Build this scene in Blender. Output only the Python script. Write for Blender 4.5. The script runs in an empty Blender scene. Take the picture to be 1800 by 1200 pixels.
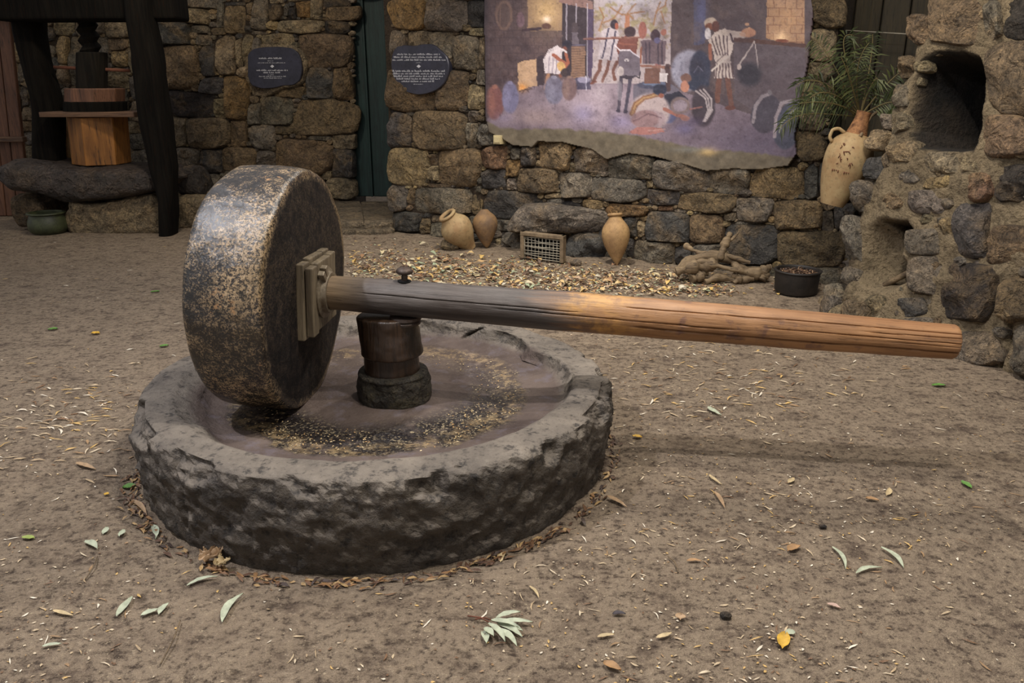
import bpy, math, random
import numpy as np
from mathutils import Vector, Matrix, Euler

# ------------------------------------------------------------------ camera, light, exposure
random.seed(7); RNG = np.random.default_rng(7)
SC = bpy.context.scene; COL = SC.collection
FPX, PITCH, CAMH = 1400.0, math.radians(18.1), 1.53
cam = bpy.data.cameras.new('camera'); cam_o = bpy.data.objects.new('camera', cam); COL.objects.link(cam_o)
cam.sensor_width = 36; cam.lens = FPX/1800*36; cam.clip_start = .05; cam.clip_end = 100
cam_o.location = (0, 0, CAMH); cam_o.rotation_euler = (math.pi/2-PITCH, 0, 0)
SC.camera = cam_o
SC.view_settings.view_transform = 'Standard'; SC.view_settings.look = 'None'
SC.view_settings.gamma = 1; SC.view_settings.use_curve_mapping = False
SC.view_settings.exposure = 0.1
w = bpy.data.worlds.new('night'); SC.world = w; w.use_nodes = True
bg = w.node_tree.nodes['Background']; bg.inputs[0].default_value = (.98, .95, .95, 1); bg.inputs[1].default_value = .40
def spot(name, loc, target, power, size, blend, radius, color):
    l = bpy.data.lights.new(name, 'SPOT'); l.energy = power; l.spot_size = math.radians(size); l.spot_blend = blend
    l.shadow_soft_size = radius; l.color = color
    o = bpy.data.objects.new(name, l); COL.objects.link(o); o.location = loc
    o.rotation_euler = (Vector(target)-Vector(loc)).to_track_quat('-Z', 'Y').to_euler()
    return o
spot('ceiling_spot', (.75, 2.65, 4.4), (.2, 2.8, 0), 225, 150, .9, .04, (1, .94, .86))
spot('ceiling_spot', (.75, 1.85, 4.4), (.2, 2.4, 0), 225, 150, .9, .04, (1, .94, .86))
spot('ceiling_spot', (-2.7, 2.3, 4.2), (-1.2, 3.0, .3), 430, 130, .9, .05, (.93, .93, 1))
spot('ceiling_spot', (1.0, 5.0, 4.1), (.6, 2.6, 0), 240, 150, .9, .12, (1, .93, .84))
spot('ceiling_spot', (.1, 6.0, 3.9), (.0, 6.9, 0), 400, 78, .9, .06, (1, .93, .82))
spot('ceiling_spot', (1.6, 3.9, 3.6), (2.0, 6.6, 1.2), 120, 110, .9, .2, (1, .88, .70))
spot('ceiling_spot', (-2.6, 6.5, 3.9), (-3.2, 9.6, 1.0), 190, 110, .9, .2, (1, .88, .70))

# ------------------------------------------------------------------ pixel -> real place helpers
CP, SP = math.cos(PITCH), math.sin(PITCH)
def ray(px, py):
    X = (px-900)/FPX; Y = (600-py)/FPX
    return Vector((X, CP+Y*SP, -SP+Y*CP))
def G(px, py, z=0.0):
    d = ray(px, py); return Vector((0, 0, CAMH))+d*((z-CAMH)/d.z)
def AT(px, py, y):
    d = ray(px, py); return Vector((0, 0, CAMH))+d*(y/d.y)
class Plane:                       # an upright (or leaning) wall plane: u along, v up, n out to the viewer
    def __init__(s, A, B, lean=0.0):
        s.o = Vector((A[0], A[1], 0)); s.u = Vector((B[0]-A[0], B[1]-A[1], 0)); s.L = s.u.length; s.u.normalize()
        s.n = Vector((s.u.y, -s.u.x, 0))
        s.v = Vector((0, 0, 1))*math.cos(lean)-s.n*math.sin(lean); s.n = s.u.cross(s.v)
        s.M = Matrix((s.u, s.v, s.n)).transposed()
    def uv(s, px, py, off=0.0):
        d = ray(px, py); c = Vector((0, 0, CAMH)); o = s.o+s.n*off
        t = (o-c).dot(s.n)/d.dot(s.n); q = c+d*t-s.o
        return q.dot(s.u), q.dot(s.v)
    def P(s, u, v, d=0.0): return s.o+s.u*u+s.v*v+s.n*d
# ------------------------------------------------------------------ noise (vectorised value noise)
_T = RNG.random((64, 64, 64))
def vn(p, sc=1.0):
    p = np.asarray(p, float)*sc+100.37; i = np.floor(p).astype(int); f = p-i; f = f*f*(3-2*f); i &= 63; j = (i+1) & 63
    x0, y0, z0 = i[..., 0], i[..., 1], i[..., 2]; x1, y1, z1 = j[..., 0], j[..., 1], j[..., 2]; fx, fy, fz = f[..., 0], f[..., 1], f[..., 2]
    a = _T[x0, y0, z0]*(1-fx)+_T[x1, y0, z0]*fx; b = _T[x0, y1, z0]*(1-fx)+_T[x1, y1, z0]*fx
    c = _T[x0, y0, z1]*(1-fx)+_T[x1, y0, z1]*fx; d = _T[x0, y1, z1]*(1-fx)+_T[x1, y1, z1]*fx
    return ((a*(1-fy)+b*fy)*(1-fz)+(c*(1-fy)+d*fy)*fz)*2-1
def fbm(p, sc=1.0, oct=4, gain=.5):
    s = 0; a = 1.0; t = 0
    for k in range(oct): s = s+a*vn(np.asarray(p)+k*17.3, sc*2**k); t += a; a *= gain
    return s/t
def sst(a, b, x): t = np.clip((x-a)/(b-a), 0, 1); return t*t*(3-2*t)
# ------------------------------------------------------------------ mesh helpers
def lin(c): return tuple((v/12.92 if v <= .04045 else ((v+.055)/1.055)**2.4) for v in [x/255 for x in c])
class MB:
    def __init__(s): s.v = []; s.f = []; s.c = []
    def add(s, V, F, col=None):
        b = len(s.v); s.v += [tuple(x) for x in V]; s.f += [tuple(i+b for i in q) for q in F]
        if col is not None: s.c += [tuple(col)]*len(V)
        return b
    def build(s, name, m, parent=None, loc=None, smooth=True, sharp=None):
        V = s.v
        if loc is not None: V = [(x-loc[0], y-loc[1], z-loc[2]) for x, y, z in V]
        me = bpy.data.meshes.new(name); me.from_pydata(V, [], s.f); me.update()
        if smooth: me.shade_smooth()
        if sharp: me.set_sharp_from_angle(angle=math.radians(sharp))
        if s.c:
            ca = me.color_attributes.new('tint', 'FLOAT_COLOR', 'POINT')
            ca.data.foreach_set('color', np.array([(*c[:3], 1) for c in s.c], np.float32).ravel())
        if m: me.materials.append(m)
        o = bpy.data.objects.new(name, me); COL.objects.link(o)
        if loc is not None: o.location = loc
        if parent: o.parent = parent
        return o
def tag(o, label=None, cat=None, group=None, kind=None):
    if label: o['label'] = label
    if cat: o['category'] = cat
    if group: o['group'] = group
    if kind: o['kind'] = kind
    return o
def empty(name, loc, label=None, cat=None, group=None, rot=None):
    o = bpy.data.objects.new(name, None); COL.objects.link(o); o.location = loc; o.empty_display_size = .05
    if rot: o.rotation_euler = rot
    return tag(o, label, cat, group)
def inparent(o, par):              # world-built child: keep its place under the parent
    o.parent = par; o.location = Vector(o.location)-Vector(par.location); return o
def gridmesh(P, closed=False, cap0=False, cap1=False):
    """P (n,m,3) array -> verts, faces. closed joins the last column to the first"""
    n, m, _ = P.shape; V = P.reshape(-1, 3).tolist(); F = []
    mm = m if closed else m-1
    for i in range(n-1):
        for j in range(mm):
            k = (j+1) % m; F.append((i*m+j, i*m+k, (i+1)*m+k, (i+1)*m+j))
    if cap0: F.append(tuple(range(m-1, -1, -1)))
    if cap1: F.append(tuple((n-1)*m+j for j in range(m)))
    return V, F
def lathe(prof, seg=32, closed_prof=False):
    pr = np.array(prof, float); t = np.linspace(0, 2*math.pi, seg, endpoint=False)
    P = np.stack([pr[:, 0:1]*np.cos(t), pr[:, 0:1]*np.sin(t), np.repeat(pr[:, 1:2], seg, 1)], -1)
    if closed_prof: P = np.concatenate([P, P[:1]], 0)
    return P
def resample(pts, n):
    p = np.array(pts, float); d = np.r_[0, np.cumsum(np.linalg.norm(np.diff(p, axis=0), axis=1))]
    t = np.linspace(0, d[-1], n); return np.stack([np.interp(t, d, p[:, k]) for k in range(p.shape[1])], 1)
def tube(pts, rad, seg=10, jit=0.0, seed=0):
    """tapered tube along pts -> V,F"""
    p = np.array(pts, float); n = len(p); r = np.array(rad if hasattr(rad, '__len__') else [rad]*n, float)
    T = np.gradient(p, axis=0); T /= np.linalg.norm(T, axis=1)[:, None]+1e-9
    up = np.array([0, 0, 1.0]) if abs(T[0][2]) < .9 else np.array([1.0, 0, 0]); rows = []
    for i in range(n):
        a = np.cross(T[i], up); a /= np.linalg.norm(a); b = np.cross(a, T[i]); up = b
        t = np.linspace(0, 2*math.pi, seg, endpoint=False)
        ring = p[i]+r[i]*(np.cos(t)[:, None]*a+np.sin(t)[:, None]*b)
        if jit: ring = p[i]+(ring-p[i])*(1+jit*fbm(ring+seed*3.1, 9/ max(.1, 1), 2))[:, None]
        rows.append(ring)
    return gridmesh(np.array(rows), True, True, True)
def boxm(x0, x1, y0, y1, z0, z1, bev=0.0):
    V = [(x0, y0, z0), (x1, y0, z0), (x1, y1, z0), (x0, y1, z0), (x0, y0, z1), (x1, y0, z1), (x1, y1, z1), (x0, y1, z1)]
    return V, [(0, 3, 2, 1), (4, 5, 6, 7), (0, 1, 5, 4), (1, 2, 6, 5), (2, 3, 7, 6), (3, 0, 4, 7)]
def bevel(o, w=.004, seg=2):
    m = o.modifiers.new('bevel', 'BEVEL'); m.width = w; m.segments = seg; m.limit_method = 'ANGLE'; return o
# ------------------------------------------------------------------ materials
class NT:
    def __init__(s, name):
        s.m = bpy.data.materials.new(name); s.m.use_nodes = True; s.t = s.m.node_tree; s.n = s.t.nodes
        s.b = s.n['Principled BSDF']; s.b.inputs['Roughness'].default_value = .85
    def node(s, ty, ins={}, **kw):
        q = s.n.new(ty)
        for k, v in kw.items(): setattr(q, k, v)
        for k, v in ins.items(): s.set(q.inputs[k], v)
        return q
    def set(s, sock, v):
        if hasattr(v, 'is_output') or isinstance(v, bpy.types.NodeSocket): s.t.links.new(v, sock)
        else:
            try: sock.default_value = v
            except Exception: sock.default_value = (*v, 1)
    def noise(s, co, sc, det=5, rough=.6, dist=0.0):
        return s.node('ShaderNodeTexNoise', {'Vector': co, 'Scale': sc, 'Detail': det, 'Roughness': rough, 'Distortion': dist}).outputs[0]
    def vor(s, co, sc, feat='F1'):
        return s.node('ShaderNodeTexVoronoi', {'Vector': co, 'Scale': sc}, feature=feat).outputs['Distance']
    def ramp(s, f, a, b, lo=0.0, hi=1.0):
        return s.node('ShaderNodeMapRange', {0: f, 1: a, 2: b, 3: lo, 4: hi}).outputs[0]
    def math(s, op, a, b=0.0, c=None):
        q = s.node('ShaderNodeMath', {0: a, 1: b}, operation=op); return q.outputs[0]
    def mix(s, f, a, b, mode='MIX'):
        q = s.node('ShaderNodeMix', data_type='RGBA', blend_type=mode)
        s.set(q.inputs[0], f); s.set(q.inputs[6], a); s.set(q.inputs[7], b); return q.outputs[2]
    def co(s, rnd=True, scale=None):
        c = s.node('ShaderNodeTexCoord').outputs['Object']
        if scale: c = s.node('ShaderNodeMapping', {'Vector': c, 'Scale': scale}).outputs[0]
        if rnd:
            r = s.node('ShaderNodeObjectInfo').outputs['Random']
            c = s.node('ShaderNodeVectorMath', {0: c, 1: s.node('ShaderNodeCombineXYZ', {0: s.math('MULTIPLY', r, 91.), 1: s.math('MULTIPLY', r, 37.), 2: s.math('MULTIPLY', r, 53.)}).outputs[0]}, operation='ADD').outputs[0]
        return c
    def bump(s, h, st=.5, d=.01, prev=None):
        q = s.node('ShaderNodeBump', {'Height': h, 'Strength': st, 'Distance': d})
        if prev: s.t.links.new(prev, q.inputs['Normal'])
        return q.outputs[0]
    def out(s, col, nrm=None, rough=None, metal=None, spec=None):
        s.set(s.b.inputs['Base Color'], col)
        if nrm: s.set(s.b.inputs['Normal'], nrm)
        if rough is not None: s.set(s.b.inputs['Roughness'], rough)
        if metal is not None: s.set(s.b.inputs['Metallic'], metal)
        if spec is not None: s.set(s.b.inputs['Specular IOR Level'], spec)
        return s.m
def C4(c, k=1.0): l = lin(c); return (l[0]*k, l[1]*k, l[2]*k, 1)
def obj_or_tint(s, use_tint):
    return s.node('ShaderNodeAttribute', attribute_name='tint').outputs[0] if use_tint else s.node('ShaderNodeObjectInfo').outputs['Color']
def rock_mat(name, tint=False, base=None, dust=(150, 125, 90), dustamt=.55, rnd=True, sc=1.0, rough=.8):
    s = NT(name); co = s.co(rnd); c = base if base else obj_or_tint(s, tint)
    n1 = s.noise(co, 5*sc, 6, .65); n2 = s.noise(co, 26*sc, 6, .7); n3 = s.noise(co, 3.2*sc, 4, .6, .6); v = s.vor(co, 34*sc)
    c = s.mix(1.0, c, s.mix(s.ramp(n1, .3, .7), (.5, .5, .52, 1), (1.5, 1.45, 1.38, 1)), 'MULTIPLY')
    c = s.mix(s.math('MULTIPLY', s.ramp(n3, .5, .68), dustamt), c, C4(dust))
    c = s.mix(s.ramp(n2, .50, .68, 0, .6), c, s.mix(1.0, c, (1.9, 1.85, 1.7, 1), 'MULTIPLY'))
    c = s.mix(s.ramp(n2, .46, .34, 0, .8), c, s.mix(1.0, c, (.3, .3, .3, 1), 'MULTIPLY'))
    c = s.mix(s.ramp(v, .16, .05, 0, .55), c, (.012, .010, .008, 1))
    rg_ = s.math('ABSOLUTE', s.math('SUBTRACT', s.noise(co, 9*sc, 4, .6, .8), .5)); n4 = s.noise(co, 75*sc, 4, .7)
    c = s.mix(s.ramp(rg_, .035, .0, 0, .55), c, s.mix(1.0, c, (.25, .24, .23, 1), 'MULTIPLY'))
    c = s.mix(s.ramp(n4, .54, .70, 0, .55), c, s.mix(1.0, c, (2.3, 2.2, 2.0, 1), 'MULTIPLY')); c = s.mix(s.ramp(n4, .46, .34, 0, .7), c, s.mix(1.0, c, (.3, .3, .3, 1), 'MULTIPLY'))
    h = s.math('ADD', s.math('ADD', s.math('MULTIPLY', n1, 1.2), s.math('MULTIPLY', n2, .7)), s.math('MULTIPLY', rg_, 1.2))
    cow = s.node('ShaderNodeVectorMath', {0: co, 1: s.node('ShaderNodeVectorMath', {0: s.node('ShaderNodeTexNoise', {'Vector': co, 'Scale': 6*sc, 'Detail': 3}).outputs['Color'], 1: (.16, .16, .16)}, operation='MULTIPLY').outputs[0]}, operation='ADD').outputs[0]
    chis = s.vor(cow, 8.5*sc); b = s.bump(chis, .9, .09/sc); b = s.bump(h, 1.0, .07/sc, b); b = s.bump(s.ramp(v, .0, .2), .4, .012, b); b = s.bump(n4, .5, .01, b)
    return s.out(c, b, rough)
M = {}
M['rock'] = rock_mat('rock'); M['rock_tint'] = rock_mat('small_rock', tint=True, rnd=False)
def mortar_mat(name, a, b, soot=False):
    s = NT(name); co = s.co(False); n1 = s.noise(co, 4, 6, .7); n2 = s.noise(co, 30, 5, .7); v = s.vor(co, 22)
    c = s.mix(s.ramp(n1, .3, .7), C4(a), C4(b)); c = s.mix(s.ramp(n2, .5, .36, 0, .7), c, s.mix(1., c, (.35, .33, .3, 1), 'MULTIPLY'))
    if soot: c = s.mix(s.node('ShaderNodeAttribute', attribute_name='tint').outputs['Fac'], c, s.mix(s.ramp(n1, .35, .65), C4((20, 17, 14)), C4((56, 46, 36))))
    bb = s.bump(s.math('ADD', n1, s.math('MULTIPLY', n2, .6)), 1, .09); return s.out(c, s.bump(s.ramp(v, 0, .3), .4, .012, bb), .95)
M['joint'] = mortar_mat('dark_joint_earth', (44, 34, 24), (72, 57, 40))
M['mortar'] = mortar_mat('lime_mortar', (112, 98, 76), (160, 142, 112))
M['soot'] = mortar_mat('oven_mortar', (112, 98, 76), (160, 142, 112), True)
M['plaster'] = mortar_mat('olive_plaster', (104, 96, 74), (140, 128, 100))
def ground_mat():
    s = NT('trodden_earth'); co = s.co(False)
    n0 = s.noise(co, .55, 4, .55); n1 = s.noise(co, 7, 6, .72); n2 = s.noise(co, 38, 5, .75); n3 = s.noise(co, 85, 3, .7); v = s.vor(co, 60)
    c = s.mix(s.ramp(n0, .35, .68), C4((124, 107, 88)), C4((147, 129, 109)))
    n4 = s.noise(s.node('ShaderNodeMapping', {'Vector': co, 'Scale': (.6, 1.0, 1.0)}).outputs[0], 19, 5, .75)
    c = s.mix(s.ramp(n1, .36, .62, .0, .85), c, C4((156, 138, 116)))
    c = s.mix(s.ramp(n1, .46, .33, 0, .75), c, C4((86, 70, 58)))
    c = s.mix(s.ramp(n4, .46, .35, 0, .8), c, C4((66, 51, 38))); c = s.mix(s.ramp(n4, .55, .68, 0, .5), c, C4((172, 152, 126)))
    c = s.mix(s.ramp(n2, .48, .35, 0, .9), c, C4((60, 46, 36)))
    c = s.mix(s.ramp(n2, .56, .70, 0, .7), c, C4((182, 162, 138)))
    c = s.mix(s.ramp(n3, .64, .72, 0, .8), c, C4((212, 192, 158)))
    h = s.math('ADD', s.math('ADD', n1, s.math('MULTIPLY', n2, .6)), s.math('MULTIPLY', n4, .9))
    return s.out(c, s.bump(h, 1.0, .035), .93)
M['ground'] = ground_mat()
def basin_mat():
    s = NT('worn_basalt'); co = s.co(False); sep = s.node('ShaderNodeSeparateXYZ', {0: co})
    n1 = s.noise(co, 3.5, 6, .65); n2 = s.noise(co, 24, 6, .72); n3 = s.noise(co, 90, 3, .7); v = s.vor(co, 55)
    r = s.math('SQRT', s.math('ADD', s.math('MULTIPLY', sep.outputs[0], sep.outputs[0]), s.math('MULTIPLY', sep.outputs[1], sep.outputs[1])))
    c = s.mix(s.ramp(n1, .33, .68), C4((92, 84, 76)), C4((142, 131, 117)))
    c = s.mix(s.ramp(n2, .48, .36, 0, .8), c, C4((34, 31, 30))); c = s.mix(s.ramp(n2, .56, .70, 0, .6), c, C4((140, 131, 118)))
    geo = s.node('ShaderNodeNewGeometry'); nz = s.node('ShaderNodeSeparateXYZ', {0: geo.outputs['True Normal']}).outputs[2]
    side = s.ramp(nz, .75, .35)                                   # rough outer and inner walls are coloured darker than the polished rim
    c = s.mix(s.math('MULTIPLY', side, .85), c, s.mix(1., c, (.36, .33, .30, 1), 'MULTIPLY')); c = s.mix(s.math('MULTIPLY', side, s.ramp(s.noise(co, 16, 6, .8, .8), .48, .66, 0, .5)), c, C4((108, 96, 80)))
    floor_ = s.ramp(r, .81, .765); fl = s.mix(s.ramp(n1, .35, .65), C4((72, 58, 52)), C4((106, 91, 82)))
    fl = s.mix(s.ramp(s.noise(co, 9, 5, .7), .52, .66, 0, .5), fl, C4((112, 104, 112)))
    c = s.mix(floor_, c, fl)
    rr = s.math('ADD', r, s.ramp(n1, .2, .8, -.07, .07)); ring = s.math('MULTIPLY', s.ramp(rr, .34, .44), s.ramp(rr, .66, .63))
    # crushed paste: black film, then pale specks, both thinner towards the far side
    far = s.ramp(s.math('SUBTRACT', sep.outputs[1], s.math('MULTIPLY', sep.outputs[0], .15)), .35, -.25)
    blk = s.math('MULTIPLY', s.math('MULTIPLY', ring, far), s.ramp(s.noise(co, 6, 5, .7), .30, .46)); c = s.mix(s.math('MULTIPLY', blk, .93), c, C4((22, 18, 20)))
    sp = s.math('MULTIPLY', s.math('MULTIPLY', ring, s.ramp(far, 0, 1, .30, 1)), s.math('MAXIMUM', s.math('MULTIPLY', s.ramp(n3, .55, .60), s.ramp(s.noise(co, 11, 5, .75), .42, .58)), s.ramp(s.noise(co, 16, 6, .8), .62, .66)))
    c = s.mix(s.math('MULTIPLY', sp, .85), c, C4((186, 168, 134)))
    edge = s.math('MULTIPLY', s.math('MULTIPLY', s.ramp(rr, .50, .57), s.ramp(rr, .66, .61)), s.ramp(s.noise(co, 18, 5, .75), .47, .6))
    c = s.mix(s.math('MULTIPLY', edge, .6), c, C4((174, 148, 108)))
    b = s.bump(s.math('ADD', n1, s.math('MULTIPLY', n2, .6)), 1, s.ramp(side, 0, 1, .02, .08)); b = s.bump(v, .25, .005, b)
    return s.out(c, b, s.ramp(blk, 0, 1, .72, .28))
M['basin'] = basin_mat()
def wheel_mat():
    s = NT('oily_black_basalt'); co = s.co(False); sep = s.node('ShaderNodeSeparateXYZ', {0: co})
    n1 = s.noise(co, 3, 5, .6); n2 = s.noise(co, 20, 6, .75); n3 = s.noise(co, 125, 3, .7); n4 = s.noise(co, 75, 4, .8)
    r = s.math('SQRT', s.math('ADD', s.math('MULTIPLY', sep.outputs[1], sep.outputs[1]), s.math('MULTIPLY', sep.outputs[2], sep.outputs[2])))
    tread = s.ramp(r, .445, .475)
    c = s.mix(s.ramp(n2, .4, .65), C4((13, 10, 10)), C4((36, 29, 27)))
    dens = s.math('ADD', s.math('MULTIPLY', n1, .5), s.math('MULTIPLY', n2, .5))
    specks = s.math('MAXIMUM', s.math('MULTIPLY', s.ramp(n3, .52, .58), s.ramp(dens, .40, .56)), s.math('MULTIPLY', s.ramp(n4, .50, .56), s.ramp(dens, .46, .56)))
    c = s.mix(s.math('MULTIPLY', specks, s.ramp(tread, 0, 1, .07, .92)), c, C4((188, 160, 122)))
    blot = s.math('MULTIPLY', s.ramp(s.noise(co, 7, 6, .75), .63, .67), tread); c = s.mix(s.math('MULTIPLY', blot, .8), c, C4((186, 142, 96)))
    ol = s.math('MULTIPLY', s.ramp(s.noise(co, 2.2, 3, .6), .5, .62), tread); c = s.mix(s.math('MULTIPLY', ol, .35), c, C4((98, 78, 40)))
    b = s.bump(n2, .6, .008); b = s.bump(s.math('MULTIPLY', n3, 1.), .5, .004, b)
    return s.out(c, b, s.ramp(tread, 0, 1, .72, .27), spec=s.ramp(tread, 0, 1, .25, 1.0))
M['wheel'] = wheel_mat()
def wood_mat(name, a, b, dark=(30, 20, 14), axis=0, sc=1.0, rough=.6, beam=False, tint=False, spec=.5):
    s = NT(name); st = [1, 1, 1]; st[axis] = .07
    c0 = s.node('ShaderNodeTexCoord').outputs['Object']; co = s.node('ShaderNodeMapping', {'Vector': c0, 'Scale': tuple(x*sc for x in st)}).outputs[0]
    if tint is False and not beam:
        r = s.node('ShaderNodeObjectInfo').outputs['Random']; co = s.node('ShaderNodeVectorMath', {0: co, 1: s.node('ShaderNodeCombineXYZ', {0: s.math('MULTIPLY', r, 31.), 1: s.math('MULTIPLY', r, 17.), 2: 0.}).outputs[0]}, operation='ADD').outputs[0]
    n1 = s.noise(co, 15 if beam else 26, 5, .65, .4); n2 = s.noise(co, 90, 4, .7); n3 = s.noise(c0, 4, 4, .6)
    c = s.mix(s.ramp(n1, .32, .66), C4(a), C4(b)); c = s.mix(s.ramp(n3, .4, .7, 0, .45), c, s.mix(1., c, (.45, .42, .42, 1), 'MULTIPLY'))
    if beam:
        x = s.node('ShaderNodeSeparateXYZ', {0: c0}).outputs[0]; xn = s.math('ADD', x, s.ramp(s.noise(co, 12, 4, .7), .2, .8, -.22, .22))
        g = s.mix(s.ramp(n1, .32, .66), C4((50, 45, 44)), C4((112, 104, 98))); g = s.mix(s.ramp(n3, .45, .7, 0, .4), g, C4((64, 48, 38)))
        g = s.mix(s.ramp(x, .42, .28), g, s.mix(s.ramp(n1, .3, .7), C4((88, 72, 54)), C4((142, 120, 92))))
        c = s.mix(s.ramp(xn, 1.12, 1.42), g, c)
        y = s.math('MULTIPLY', s.math('MULTIPLY', s.ramp(xn, 1.22, 1.30), s.ramp(xn, 1.52, 1.40)), s.ramp(s.noise(c0, 9, 4, .7), .42, .58))
        c = s.mix(s.math('MULTIPLY', y, .65), c, C4((214, 160, 84)))
        p = s.math('MULTIPLY', s.ramp(s.noise(c0, 11, 4, .6), .58, .66), s.ramp(x, 1.3, 1.5)); c = s.mix(s.math('MULTIPLY', p, .55), c, C4((92, 66, 66)))
    c = s.mix(s.ramp(n2, .44, .34, 0, .45 if beam else .8), c, C4(dark)); c = s.mix(s.ramp(n1, .34, .24, 0, .45 if beam else .8), c, C4(dark))
    b = s.bump(s.math('ADD', n1, s.math('MULTIPLY', n2, .5)), .8, .006)
    return s.out(c, b, rough, spec=spec)
M['beam'] = wood_mat('weathered_beam', (126, 86, 54), (180, 134, 90), beam=True, rough=.5)
M['darkwood'] = wood_mat('blackened_wood', (11, 10, 9), (27, 24, 20), axis=2, rough=.95, spec=.12)
M['screwwood'] = wood_mat('black_screw_wood', (13, 12, 9), (36, 31, 24), axis=2, rough=.85, spec=.2)
M['tub'] = wood_mat('amber_tub_wood', (116, 74, 32), (164, 110, 50), axis=2, sc=.6)
M['brownwood'] = wood_mat('red_brown_wood', (84, 56, 42), (128, 88, 64), axis=2)
M['brownwood_x'] = wood_mat('brown_board', (78, 56, 42), (120, 90, 66), axis=0)
M['greyboard'] = wood_mat('grey_square_board', (84, 72, 56), (128, 114, 90), axis=2, dark=(44, 37, 28), sc=.7)
M['postwood'] = wood_mat('greased_post_wood', (24, 17, 12), (64, 46, 32), axis=2, rough=.32)
M['log'] = wood_mat('dry_driftwood', (84, 69, 51), (138, 118, 90), axis=0, rough=.8)
M['teal'] = wood_mat('teal_painted_boards', (20, 40, 40), (30, 56, 54), axis=2, rough=.6, dark=(10, 18, 18))
M['olivewood'] = wood_mat('dark_olive_boards', (40, 36, 22), (62, 52, 32), axis=2, rough=.7, dark=(14, 12, 8))
def plain(name, c, rough=.6, metal=0.0, var=.3, sc=14, bump=.004, c2=None):
    s = NT(name); co = s.co(); n = s.noise(co, sc, 5, .65); n2 = s.noise(co, sc*5, 3, .7)
    a = C4(c); b = C4(c2) if c2 else tuple(x*(1-var) for x in a[:3])+(1,)
    col = s.mix(s.ramp(n, .35, .65), a, b); col = s.mix(s.ramp(n2, .46, .36, 0, .5), col, tuple(x*.4 for x in a[:3])+(1,))
    return s.out(col, s.bump(s.math('ADD', n, s.math('MULTIPLY', n2, .4)), .5, bump), rough, metal)
M['clay'] = plain('buff_clay', (190, 166, 122), .75, c2=(150, 126, 88), sc=9)
M['clay_brown'] = plain('brown_clay', (142, 110, 72), .75, c2=(106, 84, 64), sc=9)
M['clay_tan'] = plain('tan_clay', (176, 142, 96), .75, c2=(136, 106, 72), sc=8)
M['clay_pale'] = plain('pale_buff_clay', (172, 150, 110), .75, c2=(146, 116, 80), sc=7)
M['clay_orange'] = plain('orange_clay', (166, 118, 76), .8, c2=(84, 52, 30), sc=26, bump=.02)
M['inside'] = plain('clay_inside', (70, 56, 40), .9)
M['iron'] = plain('rusty_iron', (92, 82, 76), .55, .6, c2=(70, 54, 44), sc=30)
M['collar'] = plain('worn_collar_metal', (140, 128, 108), .5, .3, c2=(96, 82, 64), sc=20)
M['wire'] = plain('grey_wire', (186, 178, 160), .6, .0)
M['frame'] = plain('mesh_frame', (134, 116, 92), .8, c2=(100, 84, 64))
M['blackpot'] = plain('black_plastic_pot', (30, 27, 25), .6, c2=(44, 38, 34))
M['greenpot'] = plain('green_glazed_pot', (70, 76, 50), .5, c2=(46, 50, 34))
M['dark'] = plain('shade_black', (12, 10, 8), 1, c2=(7, 6, 5))
M['slate'] = plain('dark_plaque', (62, 62, 76), .35, .2, c2=(50, 50, 60), sc=6, bump=.001)
M['ink'] = plain('white_print', (205, 205, 212), .6, var=.05, bump=.0002)
M['cream'] = plain('cream_plastic', (196, 180, 138), .5, var=.1)
M['stepstone'] = rock_mat('step_flagstone', base=C4((118, 106, 88)), rnd=False, sc=.8, dustamt=.3)
M['pressstone'] = rock_mat('dark_press_stone', base=C4((74, 66, 62)), rnd=False, sc=.9, dustamt=.15, rough=.5)
M['redrod'] = plain('red_brown_rod', (116, 70, 50), .8)
def leaf_mat(name, tint):
    s = NT(name); c = obj_or_tint(s, tint); co = s.co(); n = s.noise(co, 40, 3)
    c = s.mix(1., c, s.mix(s.ramp(n, .3, .7), (.7, .7, .7, 1), (1.15, 1.15, 1.15, 1)), 'MULTIPLY'); return s.out(c, None, .6)
M['leaf'] = leaf_mat('dry_leaf', False); M['leaf_tint'] = leaf_mat('leaf_litter', True)

# ================================================================== GROUND
def zg(x, y):
    p = np.stack([np.asarray(x, float), np.asarray(y, float), np.zeros_like(np.asarray(x, float))], -1)
    b = np.hypot(p[..., 0]+.57, p[..., 1]-3.25)
    far = sst(4.2, 6.5, p[..., 1])
    return fbm(p, 1.3, 4)*(.008+.012*far)-.004+fbm(p+5, 9, 3)*.004-.02*np.exp(-((b-1.02)/.06)**2)
ys = np.concatenate([np.linspace(-1.5, 1.2, 10)[:-1], 1.2*np.exp(np.linspace(0, math.log(14/1.2), 300))]); xs = np.linspace(-14, 7, 380)
X, Y = np.meshgrid(xs, ys); P = np.stack([X, Y, zg(X, Y)], -1)
V, F = gridmesh(P); mb = MB(); mb.add(V, F); tag(mb.build('floor', M['ground']), kind='structure')

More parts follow.
